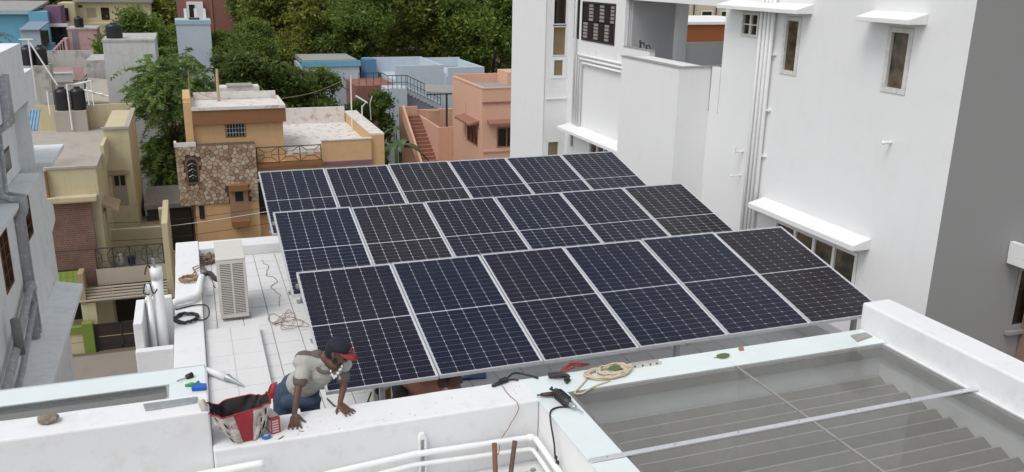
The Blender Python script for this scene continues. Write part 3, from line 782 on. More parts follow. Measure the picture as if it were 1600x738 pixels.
aw = thing('green_lean_to', 'lime green tiled lean-to roof beside the gate of the cream house', 'roof', (-6.0, 27.6, -8.5))
for j in range(5):
    z = -8.62 + j * .22; y = 27.3 + j * .12
    for i in range(6):
        x = -6.75 + i * .21
        MB().hexa([(x, y, z), (x + .2, y, z), (x + .2, y + .13, z + .2), (x, y + .13, z + .2), (x, y, z + .03), (x + .2, y, z + .03), (x + .2, y + .12, z + .235), (x, y + .12, z + .235)]).build('roof_tile', GREENP, aw)
B(-5.49, -5.3, 27.25, 27.95, -8.66, -7.45).build('edge_wall', CREAMD, aw)
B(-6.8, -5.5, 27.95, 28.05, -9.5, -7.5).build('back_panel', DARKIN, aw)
gw = thing('boundary_wall', 'cream and lime green boundary wall at the street below the lean-to', 'wall', (-5.6, 27.0, GZ))
B(-6.9, -5.52, 26.9, 27.05, GZ, -9.7).build('wall', CREAM, gw); B(-6.9, -5.52, 26.86, 27.09, -9.7, -9.42).build('top_band', GREENP, gw)
B(-5.515, -5.14, 26.8, 27.15, GZ, -9.30).build('pillar', GREENP, gw)
B(-6.9, -5.52, 26.89, 26.898, GZ + .45, GZ + .47).build('groove', CREAMD, gw)
gt = thing('street_gate', 'dark sheet metal gate between the lime green pillar and the porch', 'gate', (-4.2, 27.0, GZ))
B(-5.10, -3.3, 26.98, 27.0, GZ + .08, -9.42).build('sheet', plain('dark_brown_steel', (.040, .027, .02), rough=.6, var=.3, scale=2), gt)
for a in ((-5.12, -5.04), (-4.22, -4.16), (-3.34, -3.28)): B(a[0], a[1], 26.95, 26.978, GZ + .05, -9.40).build('frame_post', IRON, gt)
B(-5.04, -3.34, 26.95, 26.978, -9.46, -9.40).build('frame_rail', IRON, gt); B(-5.04, -3.34, 26.95, 26.978, GZ + .05, GZ + .11).build('frame_rail', IRON, gt)
B(-5.0, -3.4, 26.96, 26.978, GZ + .55, GZ + .575).build('frame_rail', CREAMD, gt)
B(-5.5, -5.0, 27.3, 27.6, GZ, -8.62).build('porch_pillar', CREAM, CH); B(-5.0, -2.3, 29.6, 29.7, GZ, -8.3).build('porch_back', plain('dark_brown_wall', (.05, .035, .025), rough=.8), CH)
# rooftop structures of the cream house: tank plinth, tanks, blue sheet roof
B(-7.15, -5.75, 39.4, 40.8, -4.1, -3.12).build('tank_plinth', ROOFC, CH)
B(-5.745, -3.7, 40.3, 40.5, -4.1, -2.95).build('parapet', CREAM, CH)
B(-8.9, -7.155, 40.0, 40.2, -4.1, -2.9).build('parapet', CREAM, CH)
def tank(x, y, z, r, h, lab, mat=BLACKT, ribs=5):
    t = thing('water_tank', lab, 'water tank', (x, y, z), 'rooftop water tanks')
    prof = [(z, r * .96)]
    for i in range(ribs * 2):
        a = z + h * .8 * (i + .5) / (ribs * 2); prof.append((a, r * (1.0 if i % 2 else .955)))
    prof += [(z + h * .82, r * .97), (z + h * .90, r * .7), (z + h * .93, r * .42)]
    MB().lathe(x, y, prof, 20).build('body', mat, t, smooth=True)
    MB().lathe(x, y, [(z + h * .93, r * .40), (z + h * .985, r * .40), (z + h, r * .34)], 16).build('lid', mat, t)
    return t
tank(-6.78, 40.0, -3.115, .34, 1.12, 'left one of the twin black water tanks on the cream house')
tank(-6.10, 40.0, -3.115, .34, 1.12, 'right one of the twin black water tanks on the cream house')
MB_ = MB().tube([(-6.44, 39.3, -4.0), (-6.44, 39.3, -1.8), (-6.1, 39.6, -1.85), (-5.4, 39.6, -1.7)], .035, 8).tube([(-5.4, 39.6, -1.7), (-5.4, 39.6, -2.9)], .03, 8).tube([(-5.62, 39.8, -1.75), (-5.62, 39.8, -2.9)], .03, 8).tube([(-7.3, 39.2, -3.2), (-7.3, 39.2, -2.1)], .03, 8)
tag(MB_.build('tank_piping', PVC, loc=(-6.44, 39.3, -4.0)), 'white pipes running up beside the twin black tanks', 'pipe')
bs = thing('blue_sheet_roof', 'small sloping blue corrugated sheet roof behind the bluish white house', 'roof', (-6.7, 31.5, -2.6))
for i in range(5):
    x = -7.05 + i * .105
    MB().hexa([(x - .1, 30.6, -2.55), (x - .0, 30.6, -2.55), (x + .0, 32, -1.95), (x - .1, 32, -1.95), (x - .09, 30.6, -2.5), (x - .02, 30.6, -2.5), (x - .02, 32, -1.9), (x - .09, 32, -1.9)]).build('sheet_rib', BLUESH, bs)

# ------------------------------------------------------------------ stone clad tan house in the middle
SH = thing('stone_clad_house', 'tan house with a flagstone front and white roof terrace behind the panels', 'house', (1.5, 36.0, GZ))
B(-1.25, 4.6, 33.6, 40.5, GZ, -4.9).build('wall', TAN, SH)
B(-1.15, 1.60, 33.02, 33.598, GZ, -6.55).build('front_wall', TAN, SH)
bay = B(-1.78, 1.62, 33.0, 33.598, -6.55, -3.9)
bay_o = bay.build('stone_wall', paint('dark_stone_joint', (.13, .085, .06), var=.2), SH)
# flagstones: Voronoi pieces, each its own stone
def clip(poly, p, n):
    out = []
    for i in range(len(poly)):
        a = poly[i]; b = poly[(i + 1) % len(poly)]
        da = (a[0] - p[0]) * n[0] + (a[1] - p[1]) * n[1]; db = (b[0] - p[0]) * n[0] + (b[1] - p[1]) * n[1]
        if da <= 0: out.append(a)
        if (da < 0 < db) or (db < 0 < da):
            t = da / (da - db); out.append((a[0] + (b[0] - a[0]) * t, a[1] + (b[1] - a[1]) * t))
    return out
rs = random.Random(11)
STN = [paint('flagstone_%s' % n, c, var=.25, scale=5, bump=.3) for n, c in (('tan', (.42, .30, .20)), ('buff', (.50, .385, .27)), ('brown', (.33, .22, .145)), ('pale', (.58, .47, .36)))]
seeds = []
tries = 0
while len(seeds) < 260 and tries < 9000:
    tries += 1
    q = (rs.uniform(-1.78, 1.62), rs.uniform(-6.55, -3.9))
    if all((q[0] - s[0]) ** 2 + ((q[1] - s[1]) * rs.uniform(1.0, 1.7)) ** 2 > rs.uniform(.13, .20) ** 2 for s in seeds): seeds.append(q)
arch = lambda x, z: -1.44 < x < -.83 and -5.62 < z < -4.3
slotd = lambda x, z: .30 < x < 1.18 and z < -5.72
for i, s0 in enumerate(seeds):
    poly = [(-1.77, -6.54), (1.61, -6.54), (1.61, -3.91), (-1.77, -3.91)]
    for j, s1 in enumerate(seeds):
        if i == j: continue
        d2 = (s0[0] - s1[0]) ** 2 + (s0[1] - s1[1]) ** 2
        if d2 > .8: continue
        mid = ((s0[0] + s1[0]) / 2, (s0[1] + s1[1]) / 2); poly = clip(poly, mid, (s1[0] - s0[0], s1[1] - s0[1]))
        if len(poly) < 3: break
    if len(poly) < 3: continue
    if arch(*s0) or slotd(*s0): continue
    cx = sum(p[0] for p in poly) / len(poly); cz = sum(p[1] for p in poly) / len(poly)
    k = .90
    y = 32.955 + rs.uniform(-.02, .012)
    pts = [(cx + (p[0] - cx) * k, y, cz + (p[1] - cz) * k) for p in poly]
    MB().prism(pts, (0, 33.002 - y, 0)).build('stone', rs.choice(STN), bay_o)
# arched window in the flagstones
def arch_pts(x0, x1, z0, zs, y, n=10):
    c = (x0 + x1) / 2; r = (x1 - x0) / 2
    return [(x0, y, z0), (x1, y, z0)] + [(c + r * math.cos(math.pi * k / n), y, zs + r * math.sin(math.pi * k / n)) for k in range(n + 1)]
aw_ = MB().prism(arch_pts(-1.42, -.85, -5.58, -4.65, 32.93), (0, .07, 0)).build('arched_window', plain('brown_arch_frame', (.20, .10, .06)), SH)
MB().prism(arch_pts(-1.33, -.94, -5.48, -4.65, 32.915), (0, .012, 0)).build('pane', DARKIN, aw_)
g = MB()
for zz in (-5.25, -4.98, -4.72): g.tube([(-1.3, 32.905, zz), (-1.13, 32.905, zz + .1), (-.97, 32.905, zz)], .012, 5).ball((-1.13, 32.905, zz - .04), .025, 6, 4)
g.build('grille', GALV, aw_)
# balcony shrine niche below
nb = B(.32, 1.16, 32.62, 32.94, -5.95, -5.68).build('niche_hood', BROWNP, SH)
B(.34, 1.14, 32.8, 33.018, -7.6, -5.952).build('niche_panel', paint('brown_niche', (.34, .20, .12), var=.15), SH)
B(.58, .92, 32.78, 32.798, -6.45, -6.02).build('niche_opening', DARKIN, SH); B(.36, 1.12, 32.6, 32.798, -7.62, -7.35).build('niche_sill', BROWNP, SH)
B(-1.0, -.78, 32.98, 33.018, -7.2, -6.6).build('dark_opening', DARKIN, SH); B(1.62, 2.4, 33.3, 33.59, -7.3, -5.6).build('dark_opening', DARKIN, SH)
B(-1.80, -.9, 33.0, 33.1, -3.9, -3.72).build('bay_rim', PEELW, SH); B(-1.80, -1.70, 33.102, 33.598, -3.9, -3.72).build('bay_rim', PEELW, SH)
# stair tower
tw = B(-1.28, 2.95, 33.8, 36.8, -4.9, -2.62).build('tower_wall', TAN, SH)
B(-1.285, -.95, 33.6, 33.798, -4.2, -2.05).build('tower_wall', TAN, SH)
tb = MB().box(-.95, 3.08, 33.55, 33.798, -3.05, -2.42).box(2.955, 3.08, 33.8, 36.9, -3.05, -2.42)
tb.build('brown_band', BROWNP, SH)
pr = MB().box(-.95, 3.08, 33.5, 33.62, -2.42, -2.28).box(-.95, -.83, 33.622, 36.9, -2.42, -2.28).box(2.96, 3.08, 33.622, 36.9, -2.42, -2.28).box(-.828, 2.958, 36.78, 36.9, -2.42, -2.05)
pr.build('tower_parapet', PEELW, SH)
B(-1.28, -.952, 33.8, 36.9, -2.62, -1.9).build('tower_side', TAN, SH)
B(-.83, 2.95, 33.7, 36.7, -2.62, -2.40).build('tower_roof', PEELW, SH)
tw2 = window(SH, 'y', 33.8, .40, 1.30, -3.72, -2.95, fw=.05, depth=.0, frame=BROWNP, pane=DARKIN)
g = MB()
for i in range(7): g.tube([(.47 + i * .128, 33.775, -3.66), (.47 + i * .128, 33.775, -3.0)], .012, 5)
for q in range(3): g.tube([(.42, 33.772, -3.5 + q * .2), (1.28, 33.772, -3.5 + q * .2)], .012, 5)
g.build('grille', ALU, tw2)
B(.40, 2.25, 37.2, 38.2, -2.39, -1.88).build('hatch_house', PEELW, SH); B(.75, 1.95, 37.15, 38.15, -1.875, -1.80).build('hatch_lid', CONC, SH)
# roof terrace with peeling waterproofing
B(2.955, 7.35, 33.62, 41.0, GZ, -4.62).build('rear_wall', TAN, SH)
B(2.96, 7.3, 33.9, 40.9, -4.62, -4.40).build('terrace_floor', paint('peeling_terrace_floor', (.72, .69, .65), var=.08, dirt=(.26, .13, .085), dirt_amt=1.0, scale=1.9), SH)
B(3.09, 4.55, 33.62, 33.66, -4.6, -4.5).build('terrace_edge', PEELW, SH)
B(4.62, 6.95, 33.45, 33.60, -5.0, -4.02).build('terrace_parapet', TAN, SH); B(4.60, 6.98, 33.42, 33.64, -4.02, -3.96).build('coping', PEELW, SH)
B(4.60, 6.98, 33.38, 33.60, -5.15, -5.0).build('purple_band', PURPLE, SH)
B(6.98, 7.6, 33.6, 41.0, GZ, -3.86).build('side_parapet', TAN, SH); B(6.95, 7.62, 33.64, 41.0, -3.86, -3.80).build('coping', PEELW, SH)
B(2.96, 6.94, 40.8, 41.0, -4.4, -3.55).build('back_parapet', PEELW, SH)
B(1.62, 4.62, 33.1, 33.6, -5.05, -4.90).build('balcony_slab', BROWNP, SH)
rl = thing('balcony_railing', 'dark iron balcony railing with crossed panels on the stone clad house', 'railing', (3.0, 33.15, -4.9))
zb, zt = -4.82, -4.12
MB().tube([(1.64, 33.15, zt), (4.55, 33.15, zt)], .025, 6).build('top_rail', IRON, rl); MB().tube([(1.64, 33.15, zb), (4.55, 33.15, zb)], .02, 6).build('bottom_rail', IRON, rl)
for x in (1.66, 2.62, 3.58, 4.53): MB().tube([(x, 33.15, zb - .08), (x, 33.15, zt)], .025, 6).build('baluster', IRON, rl)
for i in range(3): cross_panel(rl, 1.72 + i * .96, 2.56 + i * .96, 33.15, zb + .03, zt - .03, .016)
# poles, lines and street lamp on and behind the stone house
def pole(lab, x, y, z0, z1, r, mat, nm='roof_pole'):
    return tag(MB().tube([(x, y, z0), (x, y, (z0 + z1) / 2), (x + .02, y, z1)], [r, r * .95, r * .8], 8).build(nm, mat, loc=(x, y, z0)), lab, 'pole', 'poles on the stone clad house')
WOODP = plain('bleached_wood', (.32, .24, .16), rough=.8, var=.3)
pole('thin pole at the left edge of the stair tower roof', -.95, 34.4, -2.0, -.75, .03, WOODP)
pole('thick pale pipe standing on the stair tower roof', .30, 36.2, -2.39, -.9, .07, plain('pale_orange_pipe', (.50, .34, .22), rough=.6))
pole('thin white pole on the white roof terrace', 6.85, 38.0, -4.39, -1.55, .035, PVC)
tag(MB().tube(wob([(3.05, 36.0, -2.35), (4.9, 37.0, -2.2), (6.85, 38.0, -1.62)], .0, 1), .014, 5).build('clothes_line', WOODP, loc=(3.05, 36, -2.35)), 'slack line tied from the stair tower to the white pole', 'line')
tag(MB().tube(wob([(-.94, 34.4, -1.45), (-.4, 35.2, -1.95), (.2, 36.1, -2.25)], .0, 2), .012, 5).build('stay_line', WOODP, loc=(-.94, 34.4, -1.45)), 'short slack line from the thin pole to the tower roof', 'line')
sl_ = thing('solar_street_lamp', 'small white lamp arm on the corner of the white roof terrace', 'lamp', (7.3, 37.5, -3.8))
MB().tube([(7.3, 37.5, -3.8), (7.3, 37.5, -3.1), (7.5, 37.4, -2.85), (7.42, 37.4, -2.75)], .03, 8).build('arm', PVC, sl_)
MB().hexa([(7.0, 37.3, -2.55), (7.55, 37.3, -2.9), (7.55, 37.55, -2.9), (7.0, 37.55, -2.55), (7.02, 37.3, -2.48), (7.57, 37.3, -2.83), (7.57, 37.55, -2.83), (7.02, 37.55, -2.48)]).build('lamp_head', PVC, sl_)
MB().tube([(7.75, 37.5, -3.8), (7.72, 37.5, -2.9), (7.85, 37.5, -2.55)], .02, 6).build('aerial', ALU, sl_)
# side yard low walls between cream and stone houses
B_ = B(-2.2, -1.3, 30.6, 30.8, GZ, -7.9); tag(B_.build('yard_wall', TAN, loc=(-1.8, 30.7, GZ)), 'tan yard wall between the cream house and the stone clad house', 'wall')
sw = thing('yard_shed', 'dark shed with a flat slab roof between the two houses', 'shed', (-2.3, 36, GZ))
B(-3.3, -1.4, 35.5, 39.0, GZ, -7.2).build('wall', plain('dark_grey_wall', (.07, .065, .06), rough=.85), sw); B(-3.4, -1.35, 35.3, 39.2, -7.2, -7.0).build('roof', CONC, sw)
for k, (a, b) in enumerate((((-8, 30.2, -6.4), (3, 31.6, -6.6)), ((-8, 30.3, -6.1), (3, 31.7, -6.45)), ((-8, 30.0, -6.8), (3, 31.4, -7.1)))):
    mid = ((a[0] + b[0]) / 2, (a[1] + b[1]) / 2, (a[2] + b[2]) / 2 - .35)
    tag(MB().tube(wob([a, mid, b], 0, k, 10), .012, 5).build('power_line', IRON if k else PVC, loc=a), ('pale overhead wire crossing in front of the stone clad house', 'upper dark overhead wire crossing below the arched window', 'lowest dark overhead wire crossing in front of the niche')[k], 'wire', 'overhead wires')

# ------------------------------------------------------------------ salmon house behind the panels
PH = thing('salmon_house', 'salmon pink house with outside staircase left of the white building', 'house', (14.0, 40.0, GZ))
MB().holed((13.33, 36.0, GZ), (1, 0, 0), (0, 0, 1), (0, -1, 0), 6.0, -2.16 - GZ, [(14.15 - 13.33, 15.75 - 13.33, -5.3 - GZ, -4.2 - GZ)], .12).build('front_wall', PINK, PH)
MB().holed((13.33, 36.0, GZ), (0, 1, 0), (0, 0, 1), (-1, 0, 0), 5.55, -2.16 - GZ, [(36.75 - 36, 38.7 - 36, -5.35 - GZ, -4.3 - GZ)], .12).build('side_wall', PINK, PH)
B(13.46, 19.3, 36.13, 41.5, GZ, -2.65).build('core', PINK, PH)
for a in ((13.31, 19.3, 35.97, 36.17, -2.16, -2.1), (13.30, 13.50, 36.172, 41.55, -2.16, -2.1)): B(*a).build('coping', PINK, PH)
B(13.52, 19.3, 36.2, 41.4, -2.65, -2.5).build('roof_floor', CONC, PH)
B(13.5, 19.3, 41.4, 41.6, -2.65, -2.0).build('parapet', PINK, PH); B(16.0, 19.3, 39.6, 41.38, -2.5, -1.75).build('roof_room', PINK, PH)
B(13.31, 19.3, 35.94, 35.998, -2.92, -2.84).build('groove_band', PINKD, PH); B(13.36, 19.3, 35.93, 35.998, -5.5, -5.4).build('plinth_band', PINK, PH)
window(PH, 'y', 36.0, 14.16, 15.74, -5.29, -4.21, fw=.06, frame=PINKD, pane=PANE, mull=2)
window(PH, 'x', 13.33, 36.76, 38.69, -5.34, -4.31, fw=.06, frame=PINKD, pane=PANE, mull=2)
MB().hexa([(13.6, 35.45, -4.0), (17, 35.45, -4.0), (17, 35.998, -3.95), (13.6, 35.998, -3.95), (13.6, 35.45, -3.9), (17, 35.45, -3.9), (17, 35.998, -3.78), (13.6, 35.998, -3.78)]).build('sunshade', PINKD, PH)
MB().hexa([(12.75, 36.5, -4.15), (13.328, 36.5, -4.05), (13.328, 39.2, -4.05), (12.75, 39.2, -4.15), (12.75, 36.5, -4.05), (13.328, 36.5, -3.9), (13.328, 39.2, -3.9), (12.75, 39.2, -4.05)]).build('sunshade', PINKD, PH)
MB().tube([(13.30, 38.9, -5.2), (13.30, 38.9, -3.2)], .025, 6).build('downpipe', PINK, PH)
an = B(12.44, 13.32, 41.45, 46.4, GZ, -5.75).build('annex', PINK, PH)
for a in ((12.44, 13.32, 41.45, 41.6, -5.75, -5.05), (12.44, 12.59, 41.602, 46.4, -5.75, -5.05), (12.44, 15.0, 46.402, 46.6, GZ, -4.75), (12.6, 13.4, 44.6, 44.75, -5.75, -4.55)): B(*a).build('parapet', PINK, PH)
MB().prism([(11.27, 40.6, -8.0), (11.27, 45.6, -5.2), (11.27, 45.6, -4.3), (11.27, 40.6, -7.3)], (.13, 0, 0)).build('stair_wall', PINK, PH)
B(11.27, 12.43, 46.3, 46.45, GZ, -4.5).build('stair_back', PINK, PH)
for i in range(16): B(11.402, 12.43, 40.7 + i * .33, 41.03 + i * .33, -8.0 + i * .17, -7.55 + i * .17).build('stair_step', PINKD, PH)
rs_ = thing('porch_roof', 'thin sheet roof on a dark post beside the salmon house', 'roof', (13.0, 42.5, -5.75))
MB().hexa([(11.75, 41.6, -3.0), (13.32, 41.6, -3.12), (14.2, 44.0, -3.0), (12.3, 44.0, -2.88), (11.75, 41.6, -2.96), (13.32, 41.6, -3.08), (14.2, 44.0, -2.96), (12.3, 44.0, -2.84)]).build('sheet', CONC, rs_)
B(12.96, 13.06, 41.62, 41.72, -5.7, -3.12).build('post', IRON, rs_); B(11.8, 13.32, 41.62, 41.72, -3.18, -3.12).build('beam', IRON, rs_)

# ------------------------------------------------------------------ pale blue house behind it
UH = thing('pale_blue_house', 'pale blue house with iron railed outside stairs and red tiled terrace', 'house', (14.0, 53.0, GZ))
B(12.35, 15.75, 52.0, 58.0, GZ, -3.6).build('wall', LBLUE, UH)
for a in ((12.35, 15.75, 52.0, 52.2, -3.6, -2.58), (15.55, 15.75, 52.202, 58, -3.6, -2.58), (11.2, 15.75, 58.0, 58.2, -3.6, -2.55)): B(*a).build('parapet', LBLUE, UH)
B(11.1, 11.95, 56.5, 58.0, -4.0, -2.55).build('blue_box', DBLUE, UH)
B(15.76, 18.6, 51.6, 57.5, GZ, -3.3).build('right_wing', LBLUE, UH)
for a in ((15.95, 18.6, 51.6, 51.8, -3.3, -2.72), (18.4, 18.6, 51.802, 58, -3.3, -2.72), (15.76, 18.6, 57.6, 57.8, -3.3, -2.6)): B(*a).build('parapet', LBLUE, UH)
B(11.3, 12.65, 50.0, 51.9, GZ, -3.85).build('landing_wall', LBLUE, UH)
B(9.6, 12.34, 51.92, 57.0, GZ, -4.0).build('terrace_wall', REDB, UH)
REDT = brick_mat('red_terrace_tiles', (.26, .10, .07), (.30, .13, .09), (.2, .1, .08), 3.0)
B(9.6, 12.3, 51.95, 57.0, -4.0, -3.86).build('terrace_floor', REDT, UH)
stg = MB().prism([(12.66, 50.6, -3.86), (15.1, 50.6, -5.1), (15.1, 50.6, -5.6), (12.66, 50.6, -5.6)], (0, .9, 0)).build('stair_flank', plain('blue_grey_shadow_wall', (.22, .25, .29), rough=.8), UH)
for i in range(10): B(12.67 + i * .245, 12.92 + i * .245, 50.55, 51.5, -4.3 - i * .125, -3.86 - i * .125).build('stair_step', LBLUE, UH)
rl = thing('stair_railing', 'dark iron railing down the stairs of the pale blue house', 'railing', (13, 50.3, -3.85))
MB().tube([(9.8, 51.9, -3.0), (11.35, 51.9, -3.0), (11.35, 50.1, -3.0), (12.65, 50.1, -3.0), (15.1, 50.5, -4.2)], .03, 6).build('top_rail', IRON, rl)
MB().tube([(11.35, 50.1, -3.45), (12.65, 50.1, -3.45), (15.1, 50.5, -4.65)], .02, 6).build('mid_rail', IRON, rl)
for i in range(5): MB().tube([(11.4 + i * .3, 50.1, -3.85), (11.4 + i * .3, 50.1, -3.0)], .02, 5).build('baluster', IRON, rl)
for i in range(11):
    t_ = i / 10; MB().tube([(12.7 + 2.4 * t_, 50.1 + .4 * t_, -4.0 - 1.15 * t_), (12.7 + 2.4 * t_, 50.1 + .4 * t_, -3.02 - 1.17 * t_)], .02, 5).build('baluster', IRON, rl)
for i in range(4): MB().tube([(9.8 + i * .5, 51.9, -3.85), (9.8 + i * .5, 51.9, -3.0)], .02, 5).build('baluster', IRON, rl)

# ------------------------------------------------------------------ houses farther back
def far_house(name, lab, loc): return thing(name, lab, 'house', loc)
h = far_house('white_tower_house', 'tall plain white walled house with a black tank behind the cream house', (-3.8, 46, GZ))
B(-5.05, -2.5, 44, 49, GZ, -.2).build('wall', OLDWL := paint('dull_white_plaster', (.60, .60, .58), var=.08, dirt=(.3, .29, .27), dirt_amt=.35, streak=.35), h); B(-5.08, -2.47, 43.97, 49.03, -.2, -.08).build('coping', OLDW, h)
tank(-4.5, 45.0, -.08, .42, .82, 'black water tank on the tall plain white house', ribs=3)
h = far_house('light_blue_tower', 'pale blue square stair tower rising among the trees', (-.3, 61.5, GZ))
B(-1.5, .8, 60, 63, GZ, -.25).build('wall', LBLUE, h); B(-1.55, .85, 59.95, 63.05, -.25, .05).build('roof_rim', PALEB, h); B(-.6, .1, 60.6, 61.6, .052, .16).build('roof_hatch', BLACKT, h)
for x in (-.9, -.2, .4): B(x, x + .2, 62.0, 62.3, .052, .75).build('roof_post', WHITE, h)
h = far_house('red_brown_house', 'red brown house with small arched window at the top of the picture', (1.5, 88, GZ))
B(-1.5, 4.2, 85, 92, GZ, 3.0).build('wall', REDB, h)
B(1.5, 1.75, 84.9, 84.998, GZ, 3.0).build('pilaster', PINKD, h)
a_ = MB().prism(arch_pts(3.25, 4.0, -.75, -.1, 84.93), (0, .06, 0)).build('arched_window', CREAM, h); MB().prism(arch_pts(3.38, 3.87, -.65, -.1, 84.91), (0, .015, 0)).build('pane', DARKIN, a_)
B(-.6, .9, 84.5, 84.99, -1.6, .45).build('white_frame', WHITE, h); B(-.4, .1, 84.4, 84.498, -1.4, .2).build('window', PANE, h)
h = far_house('turquoise_house', 'turquoise house with a grey tiled roof at the far left', (-16, 97, GZ))
B(-20, -14.1, 95, 100, GZ, -.95).build('wall', SKYB, h)
MB().hexa([(-20, 94.6, -1.0), (-15.4, 94.6, -1.0), (-14.3, 100, -.3), (-20, 100, -.3), (-20, 94.6, -.85), (-15.4, 94.6, -.85), (-14.3, 100, -.05), (-20, 100, -.05)]).build('roof', CONC, h)
B(-20, -15.6, 94.5, 94.6, -1.2, -.8).build('fascia', PALEB, h)
B(-15.6, -13.9, 94.3, 95.2, -4.9, -.95).build('wing', SKYB, h)
h = far_house('aqua_annex', 'pale aqua annex with a lean-to roof in front of the turquoise house', (-14.9, 91, GZ))
B(-15.9, -14.2, 90, 93.5, GZ, -2.55).build('wall', PALEB, h); B(-14.18, -13.4, 91.0, 93.5, GZ, -3.9).build('porch', SKYB, h)
MB().hexa([(-16, 89.8, -2.5), (-14.2, 89.8, -2.5), (-13.6, 92.8, -1.9), (-15.4, 92.8, -1.9), (-16, 89.8, -2.4), (-14.2, 89.8, -2.4), (-13.6, 92.8, -1.8), (-15.4, 92.8, -1.8)]).build('roof', plain('slate_blue_sheet', (.22, .27, .36), rough=.6), h)
B(-14.16, -13.6, 89.9, 91.0, -3.8, -2.5).build('dark_opening', PANE, h)
h = far_house('purple_house', 'purple fronted house with a white slab beside the turquoise house', (-13.3, 99, GZ))
B(-14.4, -13.0, 97, 101, GZ, -.5).build('wall', PURPLE, h); B(-14.4, -12.4, 96.4, 97, -2.55, -2.25).build('white_slab', WHITE, h)
B(-14.2, -12.6, 96.9, 96.998, -4.6, -2.6).build('dark_opening', PANE, h); B(-13.2, -12.4, 96.2, 97.0, -5.6, -4.2).build('parapet', PAR := paint('brick_orange_paint', (.42, .16, .09), var=.2), h)
for i in range(4): B(-13.15 + i * .2, -13.03 + i * .2, 96.1, 96.198, -6.3, -5.7).build('baluster', ROSE, h)
h = far_house('small_cream_house', 'small cream block house between the purple and the wide cream houses', (-13.2, 105, GZ))
B(-13.9, -12.2, 103, 108, GZ, -.4).build('wall', CREAM, h); B(-13.4, -12.9, 102.9, 102.998, -2.3, -.9).build('dark_opening', PANE, h)
h = far_house('wide_cream_house', 'wide pale cream two storey house at the top left', (-9.8, 107, GZ))
CR2 = paint('pale_cream_paint', (.60, .53, .36), var=.08, dirt=(.38, .32, .22), dirt_amt=.35, streak=.3)
B(-12.2, -4.5, 105, 113, GZ, -.35).build('wall', CR2, h); B(-12.5, -4.2, 104.5, 113.4, -.35, .15).build('roof_slab', CONC, h)
B(-12.2, -4.5, 103.6, 104.998, GZ, -2.6).build('lower_storey', CR2, h)
window(h, 'y', 105.0, -11.3, -10.2, -2.1, -.9, fw=.07, depth=.0, frame=CREAM, pane=SHUT)
B(-9.75, -8.9, 104.95, 104.998, -2.3, -.95).build('door', PANE, h)
B(-12.05, -11.6, 104.95, 104.998, -.95, -.7).build('vent', PANE, h)
window(h, 'y', 103.6, -11.3, -9.8, -5.2, -3.6, fw=.07, depth=.0, frame=CREAM, pane=SHUT)
B(-8.6, -4.5, 102.0, 103.59, GZ, -2.2).build('wing', CR2, h)
h = far_house('rose_house', 'rose pink rooftop room with a grey door and black tank', (-10.7, 90, GZ))
B(-11.5, -9.0, 88, 91.5, GZ, -2.3).build('wall', ROSE, h); B(-11.2, -10.7, 87.95, 87.998, -4.3, -2.5).build('door', plain('grey_tin_door', (.22, .22, .24)), h)
B(-11.6, -8.9, 87.9, 91.6, -2.3, -2.15).build('roof', OLDW, h); B(-15, -9, 84.0, 87.9, GZ, -4.3).build('terrace', paint('rose_screed', (.36, .27, .24), var=.2), h)
for i in range(6): B(-12.9 + i * .22, -12.55 + i * .22, 85.5, 87.5, -4.3, -4.1 + i * .22).build('stair_step', ROSE, h)
tank(-10.55, 88.8, -2.15, .42, 1.05, 'black water tank on the rose pink room', ribs=3)
h = far_house('mouldy_house', 'old white house with mould streaked parapets behind the twin tanks', (-8, 52, GZ))
B(-9.6, -6.6, 48, 56, GZ, -2.7).build('wall', OLDW, h); B(-9.6, -7.1, 47.9, 48.1, -2.7, -2.15).build('parapet', OLDW, h); B(-9.6, -9.4, 48.1, 56, -2.7, -2.0).build('parapet', OLDW, h)
B(-9.62, -7.08, 47.85, 47.898, -2.2, -2.12).build('coping', WHITE, h); B(-7.1, -6.6, 48.6, 48.8, -3.2, -1.9).build('parapet', ROSE, h)
B(-9.6, -6.6, 55.8, 56.0, -2.7, -1.6).build('parapet', OLDW, h); B(-9.3, -6.7, 48.15, 55.7, -2.7, -2.6).build('roof_floor', paint('rose_screed', (.36, .27, .24)), h)
h = far_house('mouldy_shed', 'grey mould stained shed with tin sheets beside the tall white wall', (-6, 50, GZ))
B(-6.55, -5.3, 50, 54, GZ, -1.7).build('wall', OLDW, h)
MB().hexa([(-6.5, 46, -3.6), (-5.1, 46, -3.75), (-5.1, 49.5, -2.9), (-6.5, 49.5, -2.75), (-6.5, 46, -3.5), (-5.1, 46, -3.65), (-5.1, 49.5, -2.8), (-6.5, 49.5, -2.65)]).build('tin_roof', ROOFC, h)
B(-6.4, -5.2, 46.3, 49.5, GZ, -3.8).build('lower_wall', PALEB, h)
for i in range(3): MB().tube([(-6.5 + i * .45, 45.9, -2.9 - .15 * i), (-5.9 + i * .45, 45.7, -3.0 - .15 * i)], .06, 6).build('pipe_stack', WHITE, h)
tank(-8.1, 40.6, -1.0, .34, .95, 'left black tank beyond the bluish white house parapet', ribs=4)
tank(-7.55, 40.6, -1.0, .30, .95, 'right black tank beyond the bluish white house parapet', ribs=4)
h = far_house('tank_block', 'grey block carrying two black tanks beyond the bluish white house', (-7.8, 41, GZ)); B(-8.6, -7.2, 40.2, 41.4, GZ, -1.0).build('wall', OLDW, h)
tag(MB().tube([(-7.9, 40.0, -2.6), (-7.9, 40.0, .3)], .035, 6).tube([(-7.85, 40.0, .1), (-6.9, 39.8, -1.9)], .035, 6).tube([(-8.3, 40.0, .25), (-7.7, 40.0, .25)], .03, 6).build('tank_piping', PVC, loc=(-7.9, 40, -2.6)), 'white pipes slanting down from the tanks at the left', 'pipe')
h = far_house('blue_strip_house', 'low house with a blue parapet among the trees in the middle', (9, 58, GZ))
